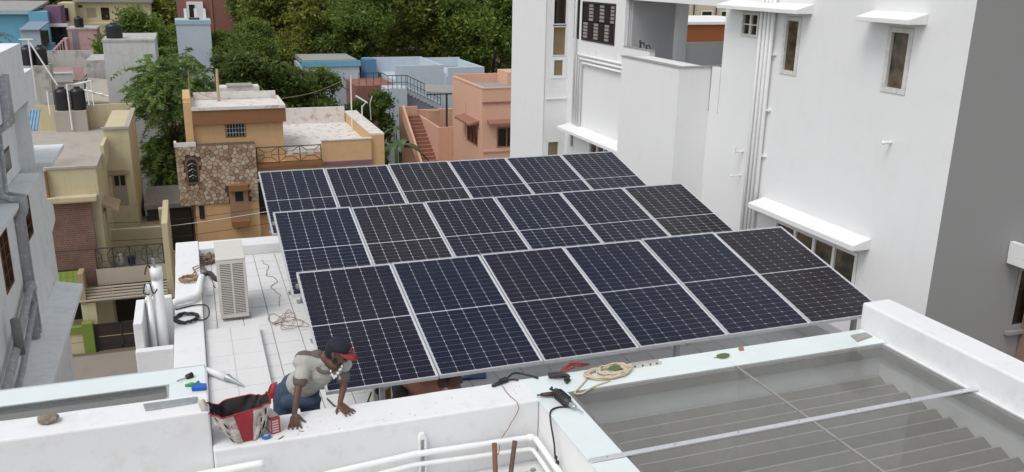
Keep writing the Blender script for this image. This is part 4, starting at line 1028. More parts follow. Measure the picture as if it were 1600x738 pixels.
B(6.6, 10.6, 56, 61, GZ, -2.95).build('wall', LBLUE, h); B(6.5, 10.7, 55.9, 56.1, -2.95, -2.55).build('parapet', SKYB, h); B(6.7, 10.5, 56.2, 61, -2.8, -2.5).build('roof', CONC, h)
h = far_house('terracotta_house', 'terracotta wall with white rim seen through the balcony', (22.5, 32, GZ))
B(20, 27, 30, 36, GZ, .62).build('wall', WHITE, h); B(20.0, 27, 29.9, 29.998, .62, 1.42).build('terracotta_wall', TERRA, h); B(20, 27, 29.8, 36, 1.425, 1.55).build('rim', WHITE, h); B(20, 27, 30.0, 36, .62, 1.42).build('upper_wall', WHITE, h)
h = far_house('bright_cream_house', 'bright cream house far off seen through the balcony', (30, 43, GZ))
B(28.2, 36, 41, 48, GZ, 4).build('wall', CR2, h)
for x in (29.2, 30.6): window(h, 'y', 41.0, x, x + .8, .4, 1.6, fw=.06, depth=0.0, frame=WHITE, pane=PANE)
for x in (28.6, 30.2, 31.8): MB().tube([(x, 40.9, -2), (x, 40.9, 4)], .04, 6).build('downpipe', IRON, h)

# ------------------------------------------------------------------ trees
def leaves_mesh(name, C, U, Vv, tone, mat):
    n = len(C); V = np.empty((n, 4, 3)); V[:, 0] = C + U; V[:, 1] = C + Vv; V[:, 2] = C - U; V[:, 3] = C - Vv
    me = bpy.data.meshes.new(name)
    me.vertices.add(n * 4); me.vertices.foreach_set('co', V.reshape(-1).astype(np.float32))
    me.loops.add(n * 4); me.loops.foreach_set('vertex_index', np.arange(n * 4, dtype=np.int32))
    me.polygons.add(n); me.polygons.foreach_set('loop_start', (np.arange(n) * 4).astype(np.int32))
    me.update(calc_edges=True)
    at = me.attributes.new('tone', 'FLOAT', 'FACE'); at.data.foreach_set('value', tone.astype(np.float32))
    me.materials.append(mat); return me
def rand_axes(rng, n, a, b, droop=0.0):
    d = rng.normal(size=(n, 3)); d[:, 2] = d[:, 2] * .45 - droop * .6; d /= np.linalg.norm(d, axis=1)[:, None]
    e = rng.normal(size=(n, 3)); e[:, 2] *= .45; e -= (e * d).sum(1)[:, None] * d; e /= np.linalg.norm(e, axis=1)[:, None]
    s = rng.uniform(.7, 1.3, size=(n, 1)); return d * a * s, e * b * s
def crown_mesh(name, seed, rx, rz, n_lobe, n_clump, n_leaf, la, lb, mat, lobe_r=.40):
    """crown in metres around its own centre: lobes -> clumps on the lobes' shells -> leaves"""
    rng = np.random.default_rng(seed); Cs = []; Ts = []; cl = []
    lob = []
    for i in range(n_lobe):
        q = rng.normal(size=3); q /= np.linalg.norm(q); q *= rng.uniform(.42, .78)
        if q[2] < -.55: q[2] *= .4
        lob.append((q * np.array([rx, rx, rz]), rng.uniform(.55, 1.1) * lobe_r, rng.uniform(.0, .45)))
    for i in range(n_clump):
        c, r, lt = lob[rng.integers(n_lobe)]
        q = rng.normal(size=3); q /= np.linalg.norm(q); q[2] = abs(q[2]) * (1 if rng.random() < .72 else -1)
        p = c + q * r * np.array([rx, rx, rz]) * rng.uniform(.72, 1.05)
        cr = rng.uniform(.05, .10) * (rx + rz) / 2 * 1.25
        m = int(n_leaf * rng.uniform(.6, 1.4))
        g = rng.normal(size=(m, 3)) * cr * np.array([1, 1, .5])
        Cs.append(p + g); cl.append(p)
        base = .12 + lt + rng.uniform(.0, .45)
        Ts.append(np.clip(base + rng.normal(size=m) * .16, 0, 1))
    C = np.concatenate(Cs); T_ = np.concatenate(Ts); U, V = rand_axes(rng, len(C), la, lb, .35)
    return leaves_mesh(name, C, U, V, T_, mat), cl
def trunk(parent, x, y, z0, zc, r, seed, spread, targets=None):
    rr = random.Random(seed); m = MB()
    fork = z0 + (zc - z0) * .6
    m.tube(wob([(x, y, z0), (x + rr.uniform(-.2, .2), y, (z0 + fork) / 2), (x, y, fork)], .0, seed), [r * (1.25 - .45 * k / 12) for k in range(13)], 8)
    for k in range(6):
        a = k * 1.05 + rr.uniform(-.3, .3); e = (x + math.cos(a) * spread * rr.uniform(.5, .8), y + math.sin(a) * spread * rr.uniform(.5, .8), zc + rr.uniform(-.3, .5) * spread)
        m.tube([(x, y, fork - .05), ((x + e[0]) / 2, (y + e[1]) / 2, (fork + e[2]) / 2 + .2), e], [r * .55, r * .35, r * .08], 6)
    return m.build('trunk', BARK, parent, smooth=True)
CROWN = {}
def tree(name, lab, kind, x, y, zc, rx, rz, rot, grp='trees behind the houses'):
    t = thing(name, lab, 'tree', (x, y, GZ), grp)
    trunk(t, x, y, GZ, zc - rz * .3, .16 + rx * .04, int(abs(x * 7 + y)), rx)
    if kind not in CROWN:
        spec = {'mango': (21, 8, 230, 75, .19, .075, LEAFD), 'mango2': (22, 8, 230, 75, .19, .075, LEAFD), 'neem': (31, 10, 330, 80, .155, .06, LEAFM), 'neem2': (32, 9, 330, 80, .155, .06, LEAFN)}[kind]
        me, cl = crown_mesh('crown', spec[0], 4.0, 3.4, spec[1], spec[2], spec[3], spec[4], spec[5], spec[6]); CROWN[kind] = me
    o = bpy.data.objects.new('crown', CROWN[kind]); COL.objects.link(o); o.parent = t
    o.location = (0, 0, zc - GZ); o.scale = (rx / 4.0, rx / 4.0, rz / 3.4); o.rotation_euler = (0, 0, rot)
    return t
tree('mango_tree', 'round dark mango tree right behind the stair tower of the stone clad house', 'mango', 3.0, 47.5, -3.2, 3.2, 3.3, .3)
tree('mango_tree', 'broad dark mango tree behind the white roof terrace', 'mango2', 6.3, 48.5, -5.0, 2.6, 3.0, 1.3)
tree('mango_tree', 'small dark mango tree in front of the red tiled terrace', 'mango', 9.0, 46.0, -5.4, 1.9, 2.9, 2.2)
tree('neem_tree', 'tall neem tree left of the pale blue tower', 'neem2', -4.6, 62.0, -2.6, 3.6, 3.6, .8)
tree('neem_tree', 'dark tree between the pale blue tower and the mango trees', 'neem2', 2.9, 60.0, -2.3, 2.5, 2.5, 2.0)
tree('neem_tree', 'big leafy neem tree above the round mango tree', 'neem', 7.2, 68.0, -1.5, 4.6, 5.0, .2)
tree('neem_tree', 'big leafy neem tree above the blue parapet', 'neem2', 12.5, 67.0, -1.4, 4.6, 5.2, 1.1)
tree('neem_tree', 'spreading neem tree above the pale blue house', 'neem', 18.3, 68.5, -1.0, 5.0, 5.4, 2.4)
tree('neem_tree', 'tall neem tree beside the edge of the white building', 'neem2', 24.0, 66.0, -1.2, 4.6, 5.6, 3.0)
tree('neem_tree', 'far neem tree showing over the gap left of the white building', 'neem', 28.5, 74.0, -.8, 5.0, 5.4, .5)
tree('neem_tree', 'far leafy tree right of the red brown house', 'neem2', 9.5, 84.0, -1.0, 5.5, 5.5, 2.7)
tree('neem_tree', 'far tree filling the gap above the blue parapet house', 'mango2', 16.0, 86.0, -.6, 6.0, 5.5, 1.7)
tree('neem_tree', 'far tree at the top right of the wood', 'mango', 24.0, 88.0, -.5, 6.0, 5.6, 4.0)
tree('neem_tree', 'far dark tree behind the red brown house', 'neem', 3.0, 98.0, 0.0, 6.0, 5.2, 3.3)
tree('neem_tree', 'far dark tree behind the turquoise house', 'mango2', -16.0, 118.0, .2, 7.0, 5.0, 1.0)
tree('neem_tree', 'far dark tree behind the small cream house', 'mango', -10.0, 122.0, .6, 7.0, 5.0, .1)
tree('neem_tree', 'far dark tree behind the wide cream house', 'neem', -3.0, 116.0, -.2, 7.0, 5.4, .6)
tree('neem_tree', 'low dark tree beside the rose pink room', 'mango', -6.3, 76.0, -4.6, 2.4, 1.9, .9)
tree('neem_tree', 'low dark bush in the gap left of the tall white wall', 'mango2', -6.6, 62.0, -3.9, 1.5, 1.2, .4)
tree('neem_tree', 'dark tree in the yard between the cream and stone clad houses', 'mango2', -2.0, 45.0, -7.4, 2.2, 2.6, .4)
tree('neem_tree', 'dark small tree right behind the salmon stairs', 'mango', 9.0, 44.5, -7.8, 1.5, 1.9, 2.9)
tree('neem_tree', 'leafy tree in front of the red brown house left of the pale blue tower', 'neem2', -2.6, 72.0, -3.6, 2.6, 2.7, 1.9)
tree('neem_tree', 'leafy tree hiding the foot of the red brown house', 'neem2', 3.6, 70.0, -3.3, 3.0, 2.8, .7)
# a far wood closes the view along the horizon
rng = np.random.default_rng(5)
n = 26000
fx = rng.uniform(-140, 180, n); fy = rng.uniform(125, 190, n); hh = 3.2 + 1.6 * np.sin(fx * .21 + 2) + 1.1 * np.sin(fx * .53) + 1.2 * np.sin(fx * .11 + fy * .1)
C = np.stack([fx, fy, GZ + 1 + rng.random(n) ** .6 * (9.0 + hh)], 1); U, V = rand_axes(rng, n, .75, .35, .3)
wm = leaves_mesh('far_wood', C, U, V, np.clip(.35 + .25 * np.sin(fx * .35 + fy * .2) + rng.normal(size=n) * .15, 0, 1), LEAFD)
wo = bpy.data.objects.new('far_wood', wm); COL.objects.link(wo); tag(wo, 'distant dark green wood along the horizon', 'wood', kind='stuff')
# feathery tree beside the stone clad house
def feathery(x, y, zc, rx, rz, seed, lab):
    rr = np.random.default_rng(seed); t = thing('feathery_tree', lab, 'tree', (x, y, GZ)); trunk(t, x, y, GZ, zc, .2, seed, rx * .8)
    Cs, Us, Vs, Ts = [], [], [], []
    tw = MB()
    for k in range(300):
        q = rr.normal(size=3); q /= np.linalg.norm(q); q[2] = q[2] * .9 + .1
        st = np.array([x, y, zc]) + q * np.array([rx, rx, rz]) * rr.uniform(.25, .85)
        out = np.array([q[0], q[1], .25]) + rr.normal(size=3) * .35; out /= np.linalg.norm(out)
        ln = rr.uniform(.7, 1.5); tone = np.clip(rr.uniform(.15, .9), 0, 1)
        m = 64
        u = rr.random(m)
        p = st + out * (u * ln)[:, None]; p[:, 2] -= (u ** 2) * ln * .55
        side = rr.normal(size=(m, 3)) * np.array([1, 1, .35]); side /= np.linalg.norm(side, axis=1)[:, None]
        ll = .20 * (1 - .5 * u); c = p + side * (ll * .8)[:, None]
        U = side * ll[:, None] + np.array([0, 0, -.04]); W = np.cross(U, rr.normal(size=(m, 3))); W /= np.linalg.norm(W, axis=1)[:, None] + 1e-9
        Cs.append(c); Us.append(U); Vs.append(W * .028); Ts.append(np.clip(tone + rr.normal(size=m) * .1, 0, 1))
        if k % 3 == 0:
            e = st + out * ln; tw.tube([tuple(st), tuple((st + e) / 2), (e[0], e[1], e[2] - ln * .5)], [.02, .014, .005], 4)
    me = leaves_mesh('crown', np.concatenate(Cs) - np.array([x, y, GZ]), np.concatenate(Us), np.concatenate(Vs), np.concatenate(Ts), LEAFL)
    o = bpy.data.objects.new('crown', me); COL.objects.link(o); o.parent = t
    tw.build('twigs', BARK, t)
feathery(-1.75, 41.5, -2.7, 2.3, 2.7, 3, 'bright feathery tree left of the stone clad house')
feathery(-1.9, 42.5, -6.3, 1.6, 2.0, 4, 'lower feathery tree in the yard beside the stone clad house')
# banana plant and palm
def big_leaves(name, lab, x, y, z0, z1, n, ln, wd, mat, seed, droop=.9, pinnate=False):
    rr = random.Random(seed); t = thing(name, lab, 'plant' if not pinnate else 'palm', (x, y, z0))
    MB().tube([(x, y, z0), (x + .05, y, (z0 + z1) / 2), (x, y, z1)], [.14, .12, .09], 8).build('stem', BARK if pinnate else mat, t, smooth=True)
    for k in range(n):
        a = k * 2.4 + rr.uniform(-.3, .3); el = rr.uniform(.25, 1.1); L = ln * rr.uniform(.75, 1.15); m = MB(); prev = None; S = 8
        for i in range(S + 1):
            u = i / S; d = L * u; px = x + math.cos(a) * d * math.cos(el); py = y + math.sin(a) * d * math.cos(el); pz = z1 + d * math.sin(el) - droop * L * u * u
            w = wd * math.sin(math.pi * min(1, .12 + u * .88)) ** .7
            sx, sy = -math.sin(a), math.cos(a)
            cur = ((px + sx * w, py + sy * w, pz - w * .25), (px, py, pz), (px - sx * w, py - sy * w, pz - w * .25))
            if prev:
                if pinnate:
                    for q in (0, 2):
                        for f in (.15, .55):
                            b = [prev[1][c] * (1 - f) + cur[1][c] * f for c in range(3)]; b2 = [prev[1][c] * (1 - f - .25) + cur[1][c] * (f + .25) for c in range(3)]
                            tip = [b[c] + (cur[q][c] - cur[1][c]) * 1.0 + (cur[1][c] - prev[1][c]) * .6 for c in range(3)]
                            m.quad(b, b2, tip)
                else:
                    m.quad(prev[0], prev[1], cur[1], cur[0]); m.quad(prev[1], prev[2], cur[2], cur[1])
            prev = cur
        m.build('leaf', mat, t)
BAN = plain('banana_leaf_green', (.06, .10, .025), rough=.5, var=.3, scale=4)
big_leaves('banana_plant', 'banana plant with drooping leaves right of the white roof terrace', 9.6, 39.0, GZ, -5.6, 9, 1.9, .24, BAN, 3)
big_leaves('banana_plant', 'small upright banana plant beside the salmon stairs', 9.9, 41.5, GZ, -5.0, 6, .9, .12, BAN, 5)
big_leaves('palm_tree', 'palm crown at the far left edge behind the bluish white house', -9.9, 42.0, GZ, .1, 18, 1.9, .32, plain('palm_green', (.04, .065, .025), rough=.5, var=.3, scale=3), 8, .8, True)

# ------------------------------------------------------------------ people
def organic(name, caps, voxel, mat, parent, smooth=6, folds=0.0):
    m = MB()
    for c in caps:
        if len(c) == 2: m.ball(c[0], c[1], 14, 10); continue
        p, q, r0, r1 = c; p = Vector(p); q = Vector(q); d = (q - p).normalized()
        pts = [p - d * r0 * .95, p - d * r0 * .6, p, q, q + d * r1 * .6, q + d * r1 * .95]; m.tube(pts, [r0 * .3, r0 * .8, r0, r1, r1 * .8, r1 * .3], 12)
    o = m.build(name, mat, parent)
    md = o.modifiers.new('remesh', 'REMESH'); md.mode = 'VOXEL'; md.voxel_size = voxel; md.use_smooth_shade = True
    if smooth: sm = o.modifiers.new('smooth', 'SMOOTH'); sm.factor = .5; sm.iterations = smooth
    if folds:
        tx = bpy.data.textures.new('cloth_folds', 'CLOUDS'); tx.noise_scale = .10; tx.noise_depth = 2
        dm = o.modifiers.new('folds', 'DISPLACE'); dm.texture = tx; dm.texture_coords = 'GLOBAL'; dm.strength = folds; dm.mid_level = .5
    return o
def lerp(a, b, t): return tuple(a[i] + (b[i] - a[i]) * t for i in range(3))
SKIN = plain('brown_skin', (.115, .052, .034), rough=.5, var=.15, scale=20)
HAIR = plain('black_hair', (.010, .009, .009), rough=.55)
DENIM = paint('blue_denim', (.055, .085, .14), rough=.85, var=.3, scale=14, bump=.5, bscale=140, dirt=(.10, .13, .18), dirt_amt=.6)
SHIRT = paint('pale_grey_knit', (.44, .435, .395), rough=.9, var=.18, scale=11, bump=.9, bscale=32)
SHIRTD = paint('dark_taupe_knit', (.135, .115, .11), rough=.9, var=.15, scale=9, bump=.4, bscale=120)
def hand(wrist, fwd, side, z, s=1.0):
    """flat palm resting on a surface at height z: fwd points along the fingers, side towards the thumb"""
    f = Vector(fwd).normalized(); sd = Vector(side).normalized(); w = Vector(wrist); out = []
    pc = w + f * .055 * s; pc.z = z + .016
    for k in (-1, -.35, .35, 1): out.append((tuple(w * .6 + pc * .4 + sd * k * .018 * s), tuple(pc + f * .028 * s + sd * k * .032 * s), .016 * s, .013 * s))
    for k, ln in ((-1.15, .058), (-.4, .072), (.4, .078), (1.15, .068)):
        a = pc + f * .03 * s + sd * k * .030 * s; sp = f + sd * k * .22; sp.normalize()
        b = a + sp * ln * .5 * s; b.z = z + .022; c = a + sp * ln * s; c.z = z + .009
        out += [(tuple(a), tuple(b), .0105 * s, .0095 * s), (tuple(b), tuple(c), .0095 * s, .0075 * s)]
    a = w + f * .02 * s + sd * .025 * s; b = a + (f * .4 + sd).normalized() * .04 * s; b.z = z + .016; c = b + (f * .75 + sd * .6).normalized() * .035 * s; c.z = z + .010
    out += [(tuple(a), tuple(b), .014 * s, .011 * s), (tuple(b), tuple(c), .011 * s, .008 * s)]
    return out
P1 = thing('person', 'man in pale grey shirt, jeans and red billed cap leaning on the parapet', 'person', (-.3, .05, FZ))
shR, shL = (-.215, -.47, .535), (.085, -.455, .465)
wrR, wrL = (-.345, -.715, .205), (.035, -.635, .205)
elR, elL = (-.295, -.60, .36), (.085, -.56, .325)
hipR, hipL = (-.36, -.14, .12), (-.16, -.10, .11)
knR, knL = (-.40, -.10, -.31), (-.14, -.02, -.31)
anR, anL = (-.40, .06, -.68), (-.14, .12, -.68)
chest = (-.08, -.42, .44); belly = (-.19, -.24, .25); pelvis = (-.26, -.12, .13); neck = (-.045, -.485, .56)
hc = Vector((.045, -.545, .635))                              # head centre; face turned to the right and down
hf = Vector((.82, -.42, -.40)).normalized(); hr = hf.cross(Vector((0, 0, 1))).normalized(); hu = hr.cross(hf).normalized()
hp = lambda f, r, u: tuple(hc + hf * f + hr * r + hu * u)
caps = [(pelvis, belly, .135, .115), (belly, chest, .115, .125), (shR, shL, .06, .06), (neck, tuple(hc), .05, .055), (lerp(chest, neck, .3), neck, .075, .05)]
for sh, el, wr in ((shR, elR, wrR), (shL, elL, wrL)): caps += [(sh, el, .040, .032), (el, wr, .032, .022)]
for h_, k_, a_ in ((hipR, knR, anR), (hipL, knL, anL)): caps += [(h_, k_, .082, .055), (k_, a_, .052, .036), (tuple(Vector(a_) + Vector((0, .04, -.035))), tuple(Vector(a_) + Vector((0, -.16, -.045))), .036, .026)]
caps += [(hp(0, 0, .015), (.078, .075, .095)), (hp(.03, 0, -.055), (.06, .056, .062)), (hp(.045, 0, -.085), (.036, .036, .032))]
caps += [(hp(.085, 0, .0), hp(.112, 0, -.022), .010, .014), (hp(.092, .0, -.052), (.022, .022, .012)), (hp(.082, .03, .012), (.014, .014, .01)), (hp(.082, -.03, .012), (.014, .014, .01)), (hp(-.005, .082, -.01), (.016, .014, .03)), (hp(-.005, -.082, -.01), (.016, .014, .03))]
caps += [(neck, (.018, -.545, .505), .058, .050)]
caps += hand(wrR, (-.12, -1, 0), (1, -.1, 0), .15) + hand(wrL, (.45, -.9, 0), (-.9, -.45, 0), .15)
body = organic('body', caps, .0055, SKIN, P1, 4)
# shirt with short sleeves, dark yoke, cuffs and collar
sv = lambda a, b, t0, t1, r0, r1: (lerp(a, b, t0), lerp(a, b, t1), r0, r1)
sc_ = [(lerp(pelvis, belly, .55), belly, .142, .132), (belly, chest, .132, .142), (lerp(shR, shL, -.06), lerp(shR, shL, 1.06), .076, .076), (chest, lerp(chest, neck, .6), .135, .085), sv(shR, elR, 0, .60, .066, .062), sv(shL, elL, 0, .55, .066, .062)]
shirt = organic('shirt', sc_, .008, SHIRT, P1, 6, .020)
organic('yoke', [(lerp(shR, shL, .02), lerp(shR, shL, .40), .079, .072), (lerp(lerp(shR, shL, .2), neck, .2), lerp(neck, shR, .3), .066, .06)], .008, SHIRTD, P1, 6).location = (-.012, .028, .014)
for sh, el, t in ((shR, elR, .64), (shL, elL, .58)): organic('cuff', [sv(sh, el, t - .05, t + .03, .0655, .064)], .008, SHIRTD, P1, 3)
# open collar with pale toothed edge
cl_ = MB()
col_pts = [tuple(Vector(neck) + hr * .0 + Vector((math.cos(a) * .085, math.sin(a) * .07 - .02, -.045 + .05 * math.sin(a)))) for a in [x * .35 - 2.9 for x in range(15)]]
cl_.tube(col_pts, .016, 8).build('collar', SHIRTD, P1, smooth=True)
vn = [(-.03, -.60, .50), (-.005, -.625, .445), (.035, -.615, .48), (.075, -.59, .52)]
MB().tube(wob(vn, 0, 1, 4), .012, 6).build('collar', SHIRTD, P1, smooth=True)
for k, q in enumerate(wob(vn, 0, 1, 4)[1:12]): MB().ball(tuple(q + Vector((0, -.010, -.006 if k % 2 else .004))), (.008, .006, .013), 6, 5).build('collar_trim', PVC, P1)
# jeans
jc = [(pelvis, lerp(pelvis, belly, .45), .152, .140), (hipR, hipL, .105, .105)]
for h_, k_, a_ in ((hipR, knR, anR), (hipL, knL, anL)): jc += [(h_, k_, .105, .078), (k_, lerp(k_, a_, .92), .078, .066)]
jc += [((-.36, -.28, .10), (-.13, -.30, .09), .06, .06)]
organic('jeans', jc, .009, DENIM, P1, 5, .022)
for h_, k_, a_ in ((hipR, knR, anR), (hipL, knL, anL)): MB().box(a_[0] - .045, a_[0] + .045, a_[1] - .19, a_[1] + .08, FZ + .002, FZ + .022).build('sandal', BLACKP, P1, bevel=.008)
# hair, beard, cap
organic('hair', [(hp(-.03, 0, .012), (.074, .084, .082)), (hp(-.045, 0, -.05), (.05, .062, .04))], .008, HAIR, P1, 3)
organic('beard', [(hp(.05, 0, -.092), (.036, .044, .022)), (hp(.085, 0, -.036), (.016, .026, .007)), (hp(.02, .055, -.062), (.028, .014, .03)), (hp(.02, -.055, -.062), (.028, .014, .03))], .007, HAIR, P1, 2)
for sd in (-.028, .028): MB().ball(hp(.088, sd, .014), .008, 8, 6).build('eye', DARKIN, P1)
NAVY = paint('dark_navy_cap_cloth', (.022, .022, .034), rough=.85, var=.2, scale=30)
REDC = paint('red_cap_cloth', (.31, .05, .042), rough=.8, var=.12, scale=30)
cap = MB()
rows = []
for j in range(7):
    v = j / 6 * math.pi / 2
    rows.append([hp(math.cos(v) * .101 * math.cos(a) - .004, math.cos(v) * .094 * math.sin(a), .035 + .082 * math.sin(v)) for a in [k * math.pi / 10 for k in range(20)]])
for j in range(6):
    for k in range(20): cap.quad(rows[j][k], rows[j][(k + 1) % 20], rows[j + 1][(k + 1) % 20], rows[j + 1][k])
cap_o = cap.build('cap', NAVY, P1, smooth=True, fix=True)
md = cap_o.modifiers.new('solid', 'SOLIDIFY'); md.thickness = .004
bill = MB(); n_ = 12; top = []; 
for k in range(n_ + 1):
    a = -1.15 + 2.3 * k / n_
    i_ = hp(.096 * math.cos(a) - .002, .092 * math.sin(a), .034); o_ = hp(.096 * math.cos(a) + .082 * math.cos(a * .55) ** 1.5, .098 * math.sin(a), .018 - .014 * (1 - abs(a) / 1.15)); top.append((i_, o_))
for k in range(n_): bill.quad(top[k][0], top[k][1], top[k + 1][1], top[k + 1][0])
bl_ = bill.build('cap_bill', REDC, cap_o, smooth=True, fix=True); md = bl_.modifiers.new('solid', 'SOLIDIFY'); md.thickness = .006
MB().ball(hp(-.004, 0, .118), .008, 8, 6).build('cap_button', NAVY, cap_o)
lg = MB()
for k in range(5):
    a0 = -.35 + k * .13; lg.quad(*[hp(.1035 * math.cos(a) - .003, .0965 * math.sin(a), u) for a, u in ((a0, .046), (a0 + .09, .046), (a0 + .09, .064), (a0, .064))])
lg.build('cap_emblem', plain('pale_embroidery', (.5, .42, .42)), cap_o)

# second man crouching under the front panels
P2 = thing('person', 'man in peach shirt crouching under the front row of panels', 'person', (1.05, .85, FZ))
PEACH = paint('peach_shirt_cloth', (.46, .22, .145), rough=.9, var=.2, scale=7, bump=.4)
q_p = (.98, .95, -.52); q_b = (.98, .72, -.38); q_c = (1.10, .48, -.33); q_n = (1.22, .36, -.26)
c2 = [(q_p, q_b, .13, .12), (q_b, q_c, .12, .12), (q_c, q_n, .07, .05), ((1.30, .33, -.21), (.085, .085, .10)), ((1.02, .38, -.30), (1.27, .55, -.30), .055, .055),
      ((1.28, .52, -.32), (1.44, .36, -.46), .045, .036), ((1.44, .36, -.46), (1.40, .16, -.60), .034, .026), ((1.0, .36, -.33), (1.06, .18, -.5), .045, .036), ((1.06, .18, -.5), (1.2, .08, -.62), .034, .026),
      ((.9, .95, -.52), (.82, .6, -.45), .08, .06), ((.82, .6, -.45), (.80, .78, -.7), .055, .04), ((1.08, .95, -.52), (1.16, .66, -.46), .08, .06), ((1.16, .66, -.46), (1.18, .85, -.7), .055, .04),
      ((.80, .82, -.715), (.80, .62, -.72), .034, .028), ((1.18, .88, -.715), (1.18, .68, -.72), .034, .028), ((1.36, .27, -.235), (.02, .02, .016)), ((1.40, .16, -.62), (1.39, .08, -.66), .026, .012), ((1.2, .08, -.64), (1.24, .02, -.68), .026, .012)]
organic('body', c2, .010, SKIN, P2, 5)
organic('shirt', [(lerp(q_p, q_b, .2), q_b, .148, .142), (q_b, q_c, .142, .138), (q_c, lerp(q_c, q_n, .4), .10, .08), ((1.02, .38, -.30), (1.27, .55, -.30), .072, .07), ((1.28, .52, -.32), (1.36, .44, -.39), .062, .056), ((1.0, .36, -.33), (1.03, .27, -.41), .06, .056)], .010, PEACH, P2, 6)
organic('trousers', [(q_p, (.98, .9, -.5), .150, .150), ((.9, .95, -.52), (.82, .6, -.45), .10, .08), ((.82, .6, -.45), (.80, .78, -.66), .075, .06), ((1.08, .95, -.52), (1.16, .66, -.46), .10, .08), ((1.16, .66, -.46), (1.18, .85, -.66), .075, .06)], .011, plain('dark_trousers', (.05, .045, .04), rough=.9), P2, 5)
organic('hair', [((1.285, .345, -.185), (.086, .086, .085))], .010, HAIR, P2, 2)

# ------------------------------------------------------------------ things on the terrace
# air conditioner outdoor unit standing beside the left parapet
AC = thing('air_conditioner_unit', 'cream outdoor air conditioner unit with slotted grille on the terrace', 'air conditioner', (-.62, 4.2, FZ))
x0, x1, y0, y1, z0, z1 = -.79, -.44, 3.87, 4.68, FZ + .05, .10
B(x0, x1, y0 + .012, y1, z0, z1 - .022).build('case', ACW, AC, bevel=.012)
B(x0 - .006, x1 + .006, y0 - .004, y1 + .006, z1 - .02, z1).build('top_cover', ACW, AC, bevel=.008)
B(x0 + .035, x1 - .03, y0 + .004, y0 + .011, z0 + .05, z1 - .06).build('condenser', ACD, AC)
cxs = [(x0 + .035, x0 + .168), (x0 + .190, x1 - .03)]
gr = MB()
nsl = 30
for a, b in cxs:
    for k in range(nsl):
        z = z0 + .055 + (z1 - z0 - .12) * k / (nsl - 1)
        gr.box(a, b, y0 - .004, y0 + .003, z - .0058, z + .0058)
gr.build('grille_bars', ACW, AC)
gf_ = MB().box(x0, x0 + .035, y0 - .006, y0 + .011, z0, z1 - .022).box(x1 - .03, x1, y0 - .006, y0 + .011, z0, z1 - .022).box(x0 + .035, x1 - .03, y0 - .006, y0 + .011, z0, z0 + .045).box(x0 + .035, x1 - .03, y0 - .006, y0 + .011, z1 - .06, z1 - .022).box(x0 + .168, x0 + .19, y0 - .007, y0 + .011, z0 + .045, z1 - .06)
gf_.build('grille_frame', ACW, AC)
B(x0 + .04, x0 + .16, y0 - .008, y0 - .0045, z1 - .36, z1 - .325).build('name_plate', plain('grey_label', (.36, .36, .35)), AC)
fan = MB()
for k in range(1, 7): fan.tube([(x1 + .008, 4.33 + .05 * k * math.cos(a), -.30 + .05 * k * math.sin(a)) for a in [q * math.pi / 10 for q in range(21)]], .004, 5)
fan.build('fan_guard', BLACKP, AC)
MB().tube([(x1 + .001, 4.33, -.30), (x1 + .006, 4.33, -.30)], .31, 24).build('fan_recess', ACD, AC)
for y in (y0 + .1, y1 - .1): B(x0 + .02, x1 + .03, y - .03, y + .03, FZ + .002, z0).build('foot', GALV, AC)
B(x1, x1 + .03, 4.5, 4.6, z0 + .25, z0 + .4).build('valve_cover', ACD, AC)
def coil(cx, cy, z, r, n, rad, seed, sq=.62):
    rr = random.Random(seed); pts = []
    for k in range(n * 26):
        a = k / 26 * 2 * math.pi; q = r * (1 + rr.uniform(-.05, .05) + .10 * math.sin(a * .37 + seed))
        pts.append((cx + q * math.cos(a), cy + q * sq * math.sin(a), z + rad + rr.uniform(0, rad * 2.4) + (k / (n * 26)) * rad * 1.5))
    return pts
tag(MB().tube(coil(-1.20, 3.62, -.57, .135, 5, .011, 1, 1.1), .011, 6).tube(wob([(-1.08, 3.55, -.55), (-.99, 3.52, -.55), (-.93, 3.7, -.56), (-.95, 4.0, -.55), (-1.1, 4.08, -.555), (-1.33, 4.0, -.56)], 0, 1), .009, 6).build('cable_coil', BLACKP, loc=(-1.2, 3.62, -.57), smooth=True), 'coil of black cable lying on the left parapet', 'cable')
COPP = plain('brown_wire', (.30, .17, .09), rough=.5, var=.3)
tag(MB().tube(coil(-1.15, 5.12, -.57, .12, 7, .012, 2, .9) + [(-1.1, 5.6, -.54), (-.98, 5.75, -.55), (-.85, 5.6, -.7)], .010, 6).tube(wob([(-1.1, 5.3, -.54), (-1.0, 5.62, -.55), (-.88, 5.5, -.68), (-.82, 5.2, -.74)], .01, 3), .008, 5).build('wire_coil', COPP, loc=(-1.15, 5.12, -.57), smooth=True), 'bundle of brown wire on the left parapet behind the black coil', 'wire')
rr = random.Random(4)
m = MB()
for k in range(10): m.tube(wob([(-.93 + rr.uniform(-.1, .16), 6.4 + rr.uniform(-.15, .15), FZ + rr.uniform(.02, .14)) for _ in range(4)], .01, k), .014, 5)
tag(m.build('wire_scraps', plain('tan_scraps', (.24, .17, .12), rough=.7, var=.3), loc=(-.9, 6.4, FZ)), 'tangled heap of tan scraps in the corner behind the air conditioner', 'scraps')
